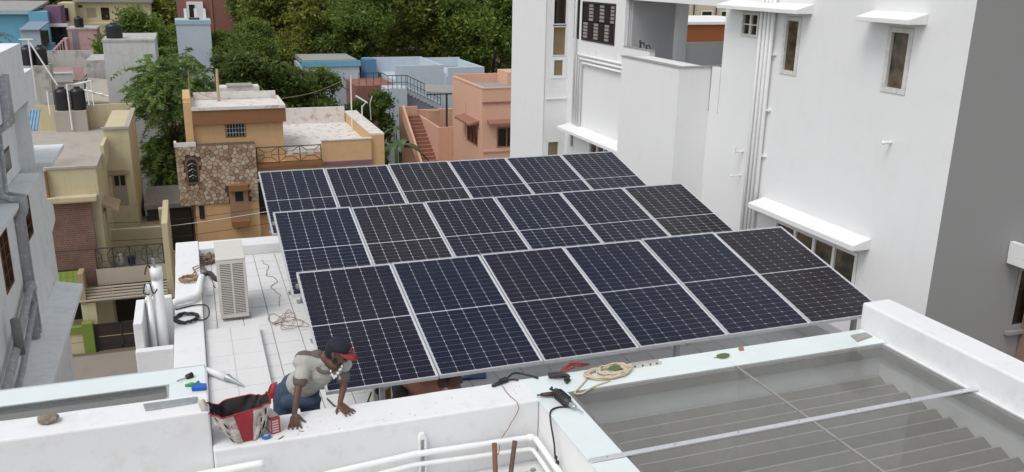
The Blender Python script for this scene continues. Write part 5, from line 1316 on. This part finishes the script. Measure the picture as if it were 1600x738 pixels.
# insulated pipe over the parapet, black elbow to the unit
t = thing('insulated_pipe', 'fat white wrapped pipe lying over the left parapet beside the air conditioner', 'pipe', (-1.15, 4.5, -.57))
MB().tube(wob([(-1.42, 4.05, -.62), (-1.34, 4.10, -.50), (-1.2, 4.15, -.49), (-1.06, 4.30, -.50), (-1.02, 4.7, -.50), (-.98, 5.0, -.49)], 0, 1), .048, 10).build('wrap', WHITE2, t, smooth=True)
MB().tube(wob([(-.98, 5.0, -.49), (-.94, 5.05, -.47), (-.87, 5.0, -.45), (-.80, 4.69, -.44), (-.70, 4.685, -.44)], 0, 1), .035, 8).build('black_hose', BLACKP, t, smooth=True)
t = thing('drain_pipe', 'upright white drain pipe with wires on top outside the left parapet', 'pipe', (-1.47, 3.35, -2.2))
MB().tube([(-1.475, 3.35, -2.2), (-1.475, 3.35, .22)], .062, 16).build('pipe', PVC, t, smooth=True); MB().tube([(-1.475, 3.35, .10), (-1.475, 3.35, .24)], .070, 16).build('collar', PVC, t, smooth=True)
MB().tube([(-1.575, 3.30, -2.2), (-1.575, 3.30, .04)], .030, 12).build('pipe', PVC, t, smooth=True); MB().tube([(-1.575, 3.30, -.06), (-1.575, 3.30, .05)], .037, 12).build('collar', PVC, t, smooth=True)
for k, p in enumerate(([(-1.52, 3.35, .2), (-1.56, 3.33, .28), (-1.60, 3.3, .18)], [(-1.48, 3.35, .22), (-1.5, 3.33, .36)], [(-1.60, 3.27, .08), (-1.63, 3.24, -.02), (-1.57, 3.2, -.04)], [(-1.55, 3.22, .1), (-1.52, 3.18, -.02), (-1.48, 3.25, .0)])): MB().tube(wob(p, .002, k, 4), .009 if k != 1 else .018, 6).build('wire', IRON if k != 1 else GALV, t)
# scribbles of thin wire on the floor
rr = random.Random(9)
for k, (pp, lab) in enumerate(((wob([(-.1, 6.3, FZ + .006), (-.02, 5.9, FZ + .006), (-.08, 5.6, FZ + .006), (.05, 5.3, FZ + .006), (-.05, 5.0, FZ + .006), (.02, 4.6, FZ + .006), (-.02, 4.2, FZ + .006)], .02, 5), 'thin brown wire trailing over the tiles beside the air conditioner'),
                              (wob([(-.2 + rr.uniform(0, .5), 3.3 + rr.uniform(0, .75), FZ + .006 + .0015 * q) for q in range(16)], .01, 6), 'tangle of thin pinkish wire on the tiles near the front row'))):
    tag(MB().tube(pp, .0042, 5).build('thin_wire', (COPP, plain('pinkish_wire', (.35, .2, .18)))[k], loc=pp[0]), lab, 'wire')
# pointed tool on the ledge
t = thing('wrapped_tool', 'long white wrapped tool with a grey metal point on the tiled ledge', 'tool', (-.83, 1.9, -.65))
MB().tube([(-1.0, 2.12, -.60), (-.80, 1.88, -.61)], [.035, .045], 10).build('wrap', WHITE2, t, smooth=True); MB().tube([(-.80, 1.88, -.61), (-.765, 1.83, -.61), (-.64, 1.66, -.63)], [.046, .03, .006], 10).build('point', GALV, t)
# small things on the left skylight and the high wall
t = thing('screwdriver', 'small black handled screwdriver on the mint glass at the left', 'screwdriver', (-1.15, .34, .153))
MB().tube([(-1.16, .33, .172), (-1.11, .36, .172)], [.022, .028], 10).build('handle', BLACKP, t, smooth=True); MB().tube([(-1.16, .33, .168), (-1.24, .30, .160)], .005, 6).build('shaft', GALV, t)
tag(MB().tube([(-1.17, .18, .162), (-1.12, .17, .170), (-1.06, .16, .165)], [.012, .02, .012], 8).tube([(-1.09, .16, .168), (-1.06, .21, .168)], .012, 8).build('green_clip', plain('bright_green_plastic', (.03, .28, .05), rough=.4), loc=(-1.12, .17, .153), smooth=True), 'bright green plastic clip beside the blue scraper on the glass', 'clip')
tag(MB().prism([(-1.12, .06, .154), (-1.00, .04, .154), (-.995, .12, .154), (-1.06, .15, .154), (-1.12, .12, .154)], (0, 0, .035)).build('blue_scraper', plain('bright_blue_plastic', (.01, .10, .46), rough=.4), loc=(-1.06, .1, .153), bevel=.008), 'bright blue plastic scraper at the end of the left skylight', 'scraper')
tag(MB().hexa([(-1.43, -.79, .451), (-1.07, -.78, .451), (-1.06, -.69, .451), (-1.45, -.69, .451), (-1.43, -.79, .468), (-1.07, -.78, .468), (-1.06, -.69, .468), (-1.45, -.69, .468)]).build('steel_plate', GALV, loc=(-1.2, -.74, .45), bevel=.003), 'flat grey steel bar lying on the high white wall', 'metal bar')
rr = random.Random(3)
m = MB(); m.ball((-2.09, -.75, .477), (.075, .055, .035), 9, 6); m.v = [(x + rr.uniform(-.014, .014), y + rr.uniform(-.014, .014), max(.452, z + rr.uniform(-.012, .016))) for x, y, z in m.v]
tag(m.build('dry_lump', plain('dry_clay', (.27, .22, .17), rough=.9, var=.3, scale=30), loc=(-2.09, -.75, .45)), 'dry brown lump of mortar on the high white wall', 'lump')

# ------------------------------------------------------------------ things on the front parapet
def text_mesh(txt, size):
    cu = bpy.data.curves.new('print', 'FONT'); cu.body = txt; cu.size = size; cu.align_x = 'CENTER'
    ob = bpy.data.objects.new('print', cu); COL.objects.link(ob)
    dg = bpy.context.evaluated_depsgraph_get(); dg.update()
    me = bpy.data.meshes.new_from_object(ob.evaluated_get(dg)); bpy.data.objects.remove(ob); return me
BAG = thing('carrier_bag', 'red and white woven carrier bag with dark inside standing on the parapet', 'bag', (-.77, -.85, .15))
WOVEN = paint('white_woven_plastic', (.56, .52, .47), rough=.6, var=.22, scale=12, dirt=(.30, .24, .2), dirt_amt=.5, bump=.5, bscale=45)
REDW = paint('red_woven_plastic', (.33, .03, .045), rough=.5, var=.25, scale=12, bump=.5, bscale=45)
DARKB = plain('dark_bag_lining', (.020, .017, .018), rough=.8)
rb = random.Random(12)
def bag_pt(a, v, off=0.0):
    """a: angle round the bag (0 = right, -90 deg = towards the street wall), v: 0 bottom .. 1 rim"""
    c, s_ = math.cos(a), math.sin(a); e = .45
    ux = math.copysign(abs(c) ** e, c); uy = math.copysign(abs(s_) ** e, s_)
    hw = .108 + .122 * v ** .8 + off; hd = .060 + .062 * v + off; cx = -.735 - .03 * v; cy = -.875 + .035 * v
    z = .156 + .272 * v
    dent = .016 * math.sin(3 * a + 4 * v) + .010 * math.sin(9 * a - 7 * v + 1) + .006 * math.sin(17 * a + 11 * v)
    x = ux * hw; y = uy * (hd + dent); r = math.radians(10)
    zt = z + (v ** 3) * (.022 * math.cos(a * 2 + .6) + .012 * math.sin(a * 5 + 1)) + .02 * v * ux * 0
    return (cx + x * math.cos(r) - y * math.sin(r), cy + x * math.sin(r) + y * math.cos(r), zt)
NA, NV = 288, 16
def bag_sheet(a0, a1, v0, v1, off, na, nv):
    m = MB(); g = [[bag_pt(a0 + (a1 - a0) * i / na, v0 + (v1 - v0) * j / nv, off) for i in range(na + 1)] for j in range(nv + 1)]
    for j in range(nv):
        for i in range(na): m.quad(g[j][i], g[j][i + 1], g[j + 1][i + 1], g[j + 1][i])
    return m
b_ = bag_sheet(0, 2 * math.pi, 0, 1, 0, NA, NV); b_.quad(*[bag_pt(2 * math.pi * i / NA, 0) for i in range(NA)][::-1]); b_.build('body', WOVEN, BAG, smooth=True, fix=True)
li = bag_sheet(0, 2 * math.pi, .06, .995, -.004, NA, NV); li.quad(*[bag_pt(2 * math.pi * i / NA, .5, -.004) for i in range(NA)]); li.build('lining', DARKB, BAG, smooth=True)
bag_sheet(math.radians(-94.0), math.radians(-85.0), .0, .985, .004, 16, NV).build('red_stripe', REDW, BAG, smooth=True)
bag_sheet(math.radians(86.4), math.radians(92.4), .0, .985, .0025, 10, NV).build('red_stripe', REDW, BAG, smooth=True)
MB().tube([bag_pt(2 * math.pi * i / NA, 1.0) for i in range(NA + 1)], .006, 6).build('rim', REDW, BAG, smooth=True)
for sgn, nm in ((-1, 'left'), (1, 'right')):
    base = bag_pt(math.radians(180 if sgn < 0 else 0), 1.0); p = []
    for k in range(9):
        t_ = k / 8; p.append((base[0] + sgn * (.012 + .035 * math.sin(math.pi * t_)), base[1] - .05 + .10 * t_, base[2] - .02 + .11 * math.sin(math.pi * t_) ** .8))
    m = MB()
    for k in range(8):
        a, b = Vector(p[k]), Vector(p[k + 1]); w = Vector((.022, 0, .006)); m.quad(a - w, a + w, b + w, b - w)
    o = m.build('handle', WOVEN if sgn < 0 else REDW, BAG, smooth=True, fix=True); md = o.modifiers.new('solid', 'SOLIDIFY'); md.thickness = .006
def print_on_bag(txt, size, adeg, v, mat):
    me = text_mesh(txt, size); me.materials.clear(); me.materials.append(mat)
    a = math.radians(adeg)
    o0 = Vector(bag_pt(a, v, .004)); du = (Vector(bag_pt(a + .03, v, .004)) - o0).normalized(); dv = (Vector(bag_pt(a, v + .03, .004)) - o0).normalized(); n = du.cross(dv).normalized()
    for q in me.vertices: q.co = o0 + du * q.co.x + dv * q.co.y + n * .003 - Vector(LOC[BAG])
    o = bpy.data.objects.new('print', me); COL.objects.link(o); o.parent = BAG
PRR = plain('maroon_print', (.20, .05, .035), rough=.6)
print_on_bag('டர்லீ', .062, -109, .50, PRR)
for k, (q, w_) in enumerate(((.66, '-- ---- ---'), (.36, '--- ----'), (.28, '---- ---'), (.20, '--- ---'))): print_on_bag(w_, .030, -109, q, PRR)
print_on_bag('டர்', .050, -70, .40, PRR); print_on_bag('ஃ', .04, -70, .66, PRR)
BX = thing('carton', 'small red and white carton standing beside the carrier bag', 'box', (-.51, -.86, .15))
def rbox(cx, cy, hw, hd, z0, z1, rot):
    c, s_ = math.cos(rot), math.sin(rot); P = [(cx + x * c - y * s_, cy + x * s_ + y * c) for x, y in ((-hw, -hd), (hw, -hd), (hw, hd), (-hw, hd))]
    return MB().hexa([(x, y, z0) for x, y in P] + [(x, y, z1) for x, y in P])
CRED = plain('carton_red', (.40, .03, .03), rough=.5); CWH = plain('carton_white', (.62, .55, .53), rough=.5)
rbox(-.53, -.80, .037, .085, .151, .285, .30).build('box', CRED, BX)
for k in range(5):
    c, s_ = math.cos(.30), math.sin(.30); z = .165 + k * .022; f = lambda x, y: (-.53 + x * c - y * s_, -.80 + x * s_ + y * c)
    a = f(-.030, -.0862); b = f(.022, -.0862); MB().prism([(a[0], a[1], z), (b[0], b[1], z), (b[0], b[1], z + .012), (a[0], a[1], z + .012)], (0, -.0012, 0)).build('white_band', CWH, BX)
rbox(-.532, -.79, .034, .068, .2853, .2865, .30).build('white_top', CWH, BX)
rbox(-.53 - .038 * math.cos(.3), -.80 - .038 * math.sin(.3), .0006, .075, .165, .27, .30).build('white_side', CWH, BX)
tp = MB()
for z0_, z1_, r0_, r1_ in ((.1515, .176, .036, .036),): tp.tube([(-.585, -.925, .1515), (-.585, -.925, .172)], .036, 20)
t = thing('tape_roll', 'roll of bright blue tape between the bag and the carton', 'tape', (-.585, -.925, .15)); tp.build('tape', plain('bright_blue_tape', (.03, .16, .42), rough=.4), t)
MB().tube([(-.585, -.925, .1722), (-.585, -.925, .174)], .020, 16).build('core', plain('pale_card', (.45, .42, .38)), t)
tag(MB().tube([(-.50, -.985, .153), (-.47, -.96, .154), (-.455, -.945, .153)], [.003, .004, .003], 5).build('nail', BROWNW, loc=(-.47, -.96, .15)), 'small brown nail lying right of the carton', 'nail')
tag(MB().tube([(-.335, -.90, .153), (-.30, -.92, .153)], .003, 5).build('nail', BROWNW, loc=(-.33, -.9, .15)), 'tiny nail beside the leaning hand', 'nail')
# crumbs and stains near the edges
rr = random.Random(21)
m = MB()
for k in range(40):
    x = rr.uniform(-.4, 1.6); y = rr.uniform(-.98, -.62); q = rr.uniform(.002, .006); m.ball((x, y, .151), (q, q, q * .6), 6, 4)
o = m.build('plaster_crumbs', CONC, loc=(.6, -.8, .15)); tag(o, 'grey plaster crumbs strewn along the front parapet', 'crumbs', kind='stuff')

# ------------------------------------------------------------------ under the panels
t = thing('welding_set', 'small cream welding set with round dark vent under the panels', 'welding set', (.66, .90, FZ))
B(.59, .72, .86, 1.16, FZ + .02, -.36).build('case', ACW, t, bevel=.008)
MB().tube([(.655, .858, -.50), (.655, .850, -.50)], .045, 16).build('vent', ACD, t)
B(.722, .78, .88, 1.16, FZ + .02, -.38).build('yellow_side', plain('yellow_panel', (.45, .30, .05)), t)
for x in (.60, .71): B(x - .015, x + .015, .9, 1.1, FZ + .001, FZ + .0195).build('foot', BLACKP, t)
MB().tube([(.62, 1.0, -.358), (.62, 1.0, -.335), (.70, 1.0, -.335), (.70, 1.0, -.358)], .008, 6).build('handle', BLACKP, t)
tag(MB().tube(wob([(.59, .95, -.55), (.50, .85, -.66), (.38, .82, -.73), (.25, 1.05, -.735), (.18, 1.3, -.735)], 0, 2), .009, 6).build('power_cable', BLACKP, loc=(.59, .95, -.55), smooth=True), 'black cable leaving the welding set to the left', 'cable')
tag(MB().tube(wob([(.66, .84, -.45), (.64, .78, -.58), (.70, .72, -.66), (.82, .74, -.68), (.9, .8, -.735)], 0, 2), .010, 6).build('power_cable', BLACKP, loc=(.66, .84, -.45), smooth=True), 'black cable looping in front of the welding set', 'cable')
tag(MB().tube(wob([(.20, .2, -.735), (.32, .28, -.735), (.5, .35, -.735), (.7, .3, -.735)], 0, 2), .010, 6).build('power_cable', BLACKP, loc=(.2, .2, -.735), smooth=True), 'black cable on the tiles in front of the leaning man', 'cable')
tag(MB().hexa([(1.68, 1.30, FZ + .001), (1.95, 1.26, FZ + .001), (2.0, 1.42, FZ + .001), (1.75, 1.45, FZ + .001), (1.68, 1.30, FZ + .03), (1.95, 1.26, FZ + .012), (2.0, 1.42, FZ + .035), (1.75, 1.45, FZ + .02)]).build('blue_packet', plain('shiny_blue_packet', (.03, .10, .26), rough=.25, var=.4, scale=25), loc=(1.82, 1.36, FZ)), 'shiny blue packet on the tiles under the front panels', 'packet')

# ------------------------------------------------------------------ on and beside the right skylight
t = thing('electrode_holder', 'black welding clamp on the parapet with its cable running to the skylight', 'clamp', (1.46, -.62, .15))
MB().tube([(1.36, -.66, .166), (1.42, -.64, .17), (1.52, -.61, .17)], [.014, .018, .015], 8).build('grip', BLACKP, t, smooth=True)
MB().tube([(1.42, -.64, .175), (1.44, -.635, .20), (1.50, -.62, .205)], .009, 6).build('jaw', BLACKP, t)
MB().tube(wob([(1.52, -.61, .17), (1.57, -.60, .168), (1.62, -.62, .163)], 0, 1), .008, 6).build('cable_end', BLACKP, t)
tag(MB().tube(wob([(1.50, -.60, .162), (1.62, -.50, .175), (1.74, -.56, .165), (1.80, -.64, .164)], 0, 1), .010, 6).build('welding_cable', BLACKP, loc=(1.5, -.6, .15), smooth=True), 'thick black cable at the corner of the parapet and the skylight', 'cable')
t = thing('electric_drill', 'black electric drill wound with its cable on the mint glass edge', 'drill', (1.85, -1.12, .153))
dz = .195
MB().tube([(1.825, -.98, dz), (1.83, -1.04, dz), (1.84, -1.18, dz), (1.855, -1.24, dz)], [.030, .040, .038, .028], 14).build('motor_body', plain('dark_grey_plastic', (.045, .042, .04), rough=.5, var=.3, scale=30), t, smooth=True)
MB().tube([(1.855, -1.24, dz), (1.868, -1.29, dz), (1.872, -1.305, dz)], [.024, .021, .012], 12).build('chuck', GALV, t); MB().tube([(1.872, -1.305, dz), (1.898, -1.39, dz - .008)], .005, 6).build('drill_bit', GALV, t)
MB().tube([(1.825, -1.02, dz - .005), (1.74, -.99, dz - .012), (1.69, -.975, dz - .015)], [.022, .020, .014], 10).build('grip', plain('brown_black_grip', (.05, .025, .02), rough=.5), t, smooth=True)
MB().tube([(1.69, -.975, dz - .015), (1.66, -.965, dz - .02)], .007, 6).build('plug_end', BLACKP, t)
wd = []
for k in range(60):
    a = k / 60 * 2 * math.pi * 5; u = k / 60; wd.append((1.828 + .02 * u + .044 * math.cos(a), -1.03 - .16 * u, dz + .040 * math.sin(a)))
MB().tube(wd, .010, 6).build('wound_cable', BLACKP, t, smooth=True)
MB().tube([(1.815, -.96, dz), (1.80, -.93, dz), (1.82, -.92, dz + .01)], .012, 6).build('rear_knob', BLACKP, t)
tag(MB().tube(wob([(1.84, -1.22, .165), (1.75, -1.20, .162), (1.67, -1.25, .165), (1.635, -1.34, .12), (1.625, -1.45, -.02), (1.615, -1.50, -.10), (1.63, -1.52, -.15)], 0, 2), .0075, 6).ball((1.628, -1.52, -.155), (.018, .018, .026), 8, 6).ball((1.622, -1.50, -.115), (.015, .015, .018), 8, 6).build('hanging_cable', BLACKP, loc=(1.84, -1.22, .15), smooth=True), 'black cable hanging from the drill over the edge of the wall', 'cable')
rr = random.Random(5)
m = MB()
for k in range(7):
    p = [(1.98 + rr.uniform(-.09, .09), -.72 + rr.uniform(-.05, .05) - .03 * q, .166 + .006 * k) for q in range(2)]
    m.tube(wob([(1.90, -.66 + rr.uniform(-.02, .02), .166 + .005 * k), (1.98, -.69 + rr.uniform(-.03, .03), .175 + .006 * k), (2.05, -.74 + rr.uniform(-.03, .03), .170 + .005 * k), (2.0, -.80 + rr.uniform(-.02, .02), .166 + .004 * k)], .006, k), .011, 6)
tag(m.build('cable_hank', plain('charcoal_cable', (.035, .032, .03), rough=.6), loc=(1.98, -.73, .153), smooth=True), 'dark hank of folded cable above the drill', 'cable')
m = MB()
for k in range(6): m.tube(wob([(2.06 + rr.uniform(-.02, .02), -.58, .166), (2.16, -.56 + rr.uniform(-.02, .04), .18 + .006 * k), (2.26, -.53 + rr.uniform(-.03, .03), .178 + .005 * k), (2.34 + rr.uniform(-.02, .03), -.52, .166)], .008, k), .009, 6)
tag(m.build('red_cables', plain('dull_red_cable', (.30, .05, .035), rough=.5, var=.4, scale=20), loc=(2.2, -.55, .153), smooth=True), 'bundle of red cables at the far edge of the skylight', 'cable')
ROPE = plain('cream_rope', (.60, .50, .37), rough=.85, var=.15, scale=40)
m = MB(); m.tube(coil(2.43, -.75, .153, .20, 9, .0075, 3, .50), .0075, 6)
m.tube(coil(2.52, -.72, .165, .16, 5, .0075, 8, .55), .0075, 6)
m.tube(wob([(2.22, -.78, .163), (2.10, -.90, .162), (2.00, -1.0, .162), (2.06, -1.03, .162), (2.18, -.96, .162), (2.40, -.88, .162)], .004, 2), .0075, 6)
tag(m.build('rope_coil', ROPE, loc=(2.45, -.75, .153), smooth=True), 'loose coil of cream rope on the mint glass edge', 'rope')
t = thing('perforated_bracket', 'white perforated metal bracket lying right of the rope coil', 'bracket', (2.85, -.68, .153))
B(2.70, 3.02, -.705, -.655, .154, .158).build('web', ACW, t); B(2.70, 3.02, -.707, -.7055, .154, .185).build('flange', ACW, t); B(2.70, 3.02, -.6545, -.653, .154, .185).build('flange', ACW, t)
for x in (2.74, 2.82, 2.90, 2.97): MB().tube([(x, -.7072, .170), (x, -.7078, .170)], .010, 10).build('slot', DARKIN, t); MB().tube([(x + .02, -.68, .1581), (x + .02, -.68, .1588)], .012, 10).build('slot', DARKIN, t)
LEAFG = plain('fallen_leaf_green', (.10, .15, .045), rough=.5, var=.2)
def fallen_leaf(lab, x, y, z, l, w, rot, mat=LEAFG):
    m = MB(); c, s_ = math.cos(rot), math.sin(rot); up = []; n = 8
    rows = []
    for i in range(n + 1):
        u = -1 + 2 * i / n; ww = w * math.sqrt(max(0, 1 - u * u)) * (1 - .2 * u); rows.append([(u * l, -ww, .006), (u * l, 0, .0), (u * l, ww, .006)])
    T3 = lambda p: (x + p[0] * c - p[1] * s_, y + p[0] * s_ + p[1] * c, z + p[2] + .004 * math.sin(p[0] * 30))
    for i in range(n):
        for j in (0, 1): m.quad(T3(rows[i][j]), T3(rows[i + 1][j]), T3(rows[i + 1][j + 1]), T3(rows[i][j + 1]))
    m.tube([T3((-l, 0, 0)), T3((-l * 1.4, .01, .0))], .003, 4)
    return tag(m.build('fallen_leaf', mat, loc=(x, y, z), fix=True), lab, 'leaf', 'fallen leaves')
fallen_leaf('round green leaf lying on the rope coil', 2.52, -.73, .196, .065, .05, .3); fallen_leaf('round green leaf on the mint glass near the glazing bar', 3.67, -.74, .160, .075, .045, .1)
fallen_leaf('fresh green leaf on the lower ledge by the pipes', 1.47, -1.32, -.40, .07, .05, .9, plain('fresh_leaf_green', (.10, .20, .03), rough=.5))
tag(MB().hexa([(3.90, -.68, .1535), (3.95, -.68, .1535), (3.945, -.64, .1535), (3.905, -.64, .1535), (3.905, -.675, .185), (3.94, -.675, .19), (3.935, -.65, .18), (3.91, -.65, .185)]).build('clay_chip', plain('orange_clay', (.35, .2, .13)), loc=(3.92, -.66, .153)), 'small orange clay chip on the mint glass edge', 'chip')
tag(MB().hexa([(5.16, -.86, .1535), (5.40, -.80, .1535), (5.40, -.70, .1535), (5.20, -.72, .1535), (5.16, -.86, .168), (5.40, -.80, .165), (5.40, -.70, .165), (5.20, -.72, .168)]).build('cardboard_scrap', plain('grey_card', (.33, .31, .28), rough=.8), loc=(5.3, -.78, .153)), 'grey scrap of card at the corner of the right parapet', 'card')
# pipes along the light well, sticks and wires
t = thing('wall_pipes', 'pair of white pipes running along the front wall and round the corner', 'pipe', (1.2, -1.07, -.3))
MB().tube([(-.9, -1.075, -.24), (-.11, -1.075, -.165), (.55, -1.075, -.125), (1.57, -1.075, -.155), (1.60, -1.09, -.158), (1.605, -1.16, -.162), (1.605, -3.0, -.24)], .027, 10).build('pipe', PVC, t, smooth=True)
MB().tube([(-.9, -1.085, -.36), (-.11, -1.085, -.27), (.55, -1.085, -.215), (1.55, -1.085, -.26), (1.585, -1.10, -.265), (1.59, -1.18, -.27), (1.59, -3.0, -.35)], .021, 10).build('pipe', PVC, t, smooth=True)
MB().tube([(1.54, -1.075, -.154), (1.60, -1.085, -.157)], .034, 10).build('elbow', PVC, t, smooth=True)
t = thing('wall_bracket', 'white pronged pipe bracket on the front wall', 'bracket', (.62, -1.03, -.2))
for x in (.595, .645): B(x, x + .018, -1.05, -1.003, -.42, -.02).build('prong', PVC, t, bevel=.004)
MB().prism([(.595, -1.05, -.02), (.663, -1.05, -.02), (.645, -1.05, .03), (.613, -1.05, .03)], (0, .046, 0)).build('cap', PVC, t)
tag(MB().tube([(-1.2, -1.10, .02), (-.66, -1.10, .035), (-.62, -1.10, .036)], [.03, .032, .036], 10).build('capped_pipe', PVC, loc=(-.7, -1.12, -.1), smooth=True), 'short white capped pipe at the bottom left of the front wall', 'pipe')
WOODB = plain('red_brown_stick', (.22, .10, .055), rough=.7, var=.3, scale=30); WOODD = plain('dark_brown_stick', (.13, .075, .05), rough=.7, var=.3, scale=30)
tag(MB().tube([(1.17, -1.33, -.43), (1.19, -1.22, -.06)], .021, 10).build('stick', WOODB, loc=(1.17, -1.33, -.43)), 'upright red brown stick at the bottom of the light well', 'stick')
tag(MB().tube([(1.27, -1.36, -.43), (1.37, -1.22, -.07)], .020, 10).build('stick', WOODD, loc=(1.27, -1.36, -.43)), 'slanting dark brown stick beside the upright one', 'stick')
tag(MB().tube(wob([(1.45, -.66, .156), (1.45, -.85, .155), (1.47, -1.01, .145), (1.46, -1.03, .08), (1.38, -1.04, -.04), (1.30, -1.06, -.16), (1.26, -1.12, -.24), (1.20, -1.2, -.10)], .004, 7), .0038, 5).build('hanging_wire', COPP, loc=(1.45, -.66, .15)), 'thin brown wire hanging from the parapet to the sticks', 'wire')
rr = random.Random(31)
m = MB()
for k in range(36):
    q = rr.uniform(.008, .028); m.ball((1.50 + rr.uniform(-.12, .1), -1.32 + rr.uniform(-.25, .18), -.425 + q * .3), (q * rr.uniform(.8, 1.4), q, q * .7), 6, 4)
tag(m.build('rubble', CONC, loc=(1.5, -1.3, -.43)), 'grey rubble heaped in the corner of the lower ledge', 'rubble', kind='stuff')
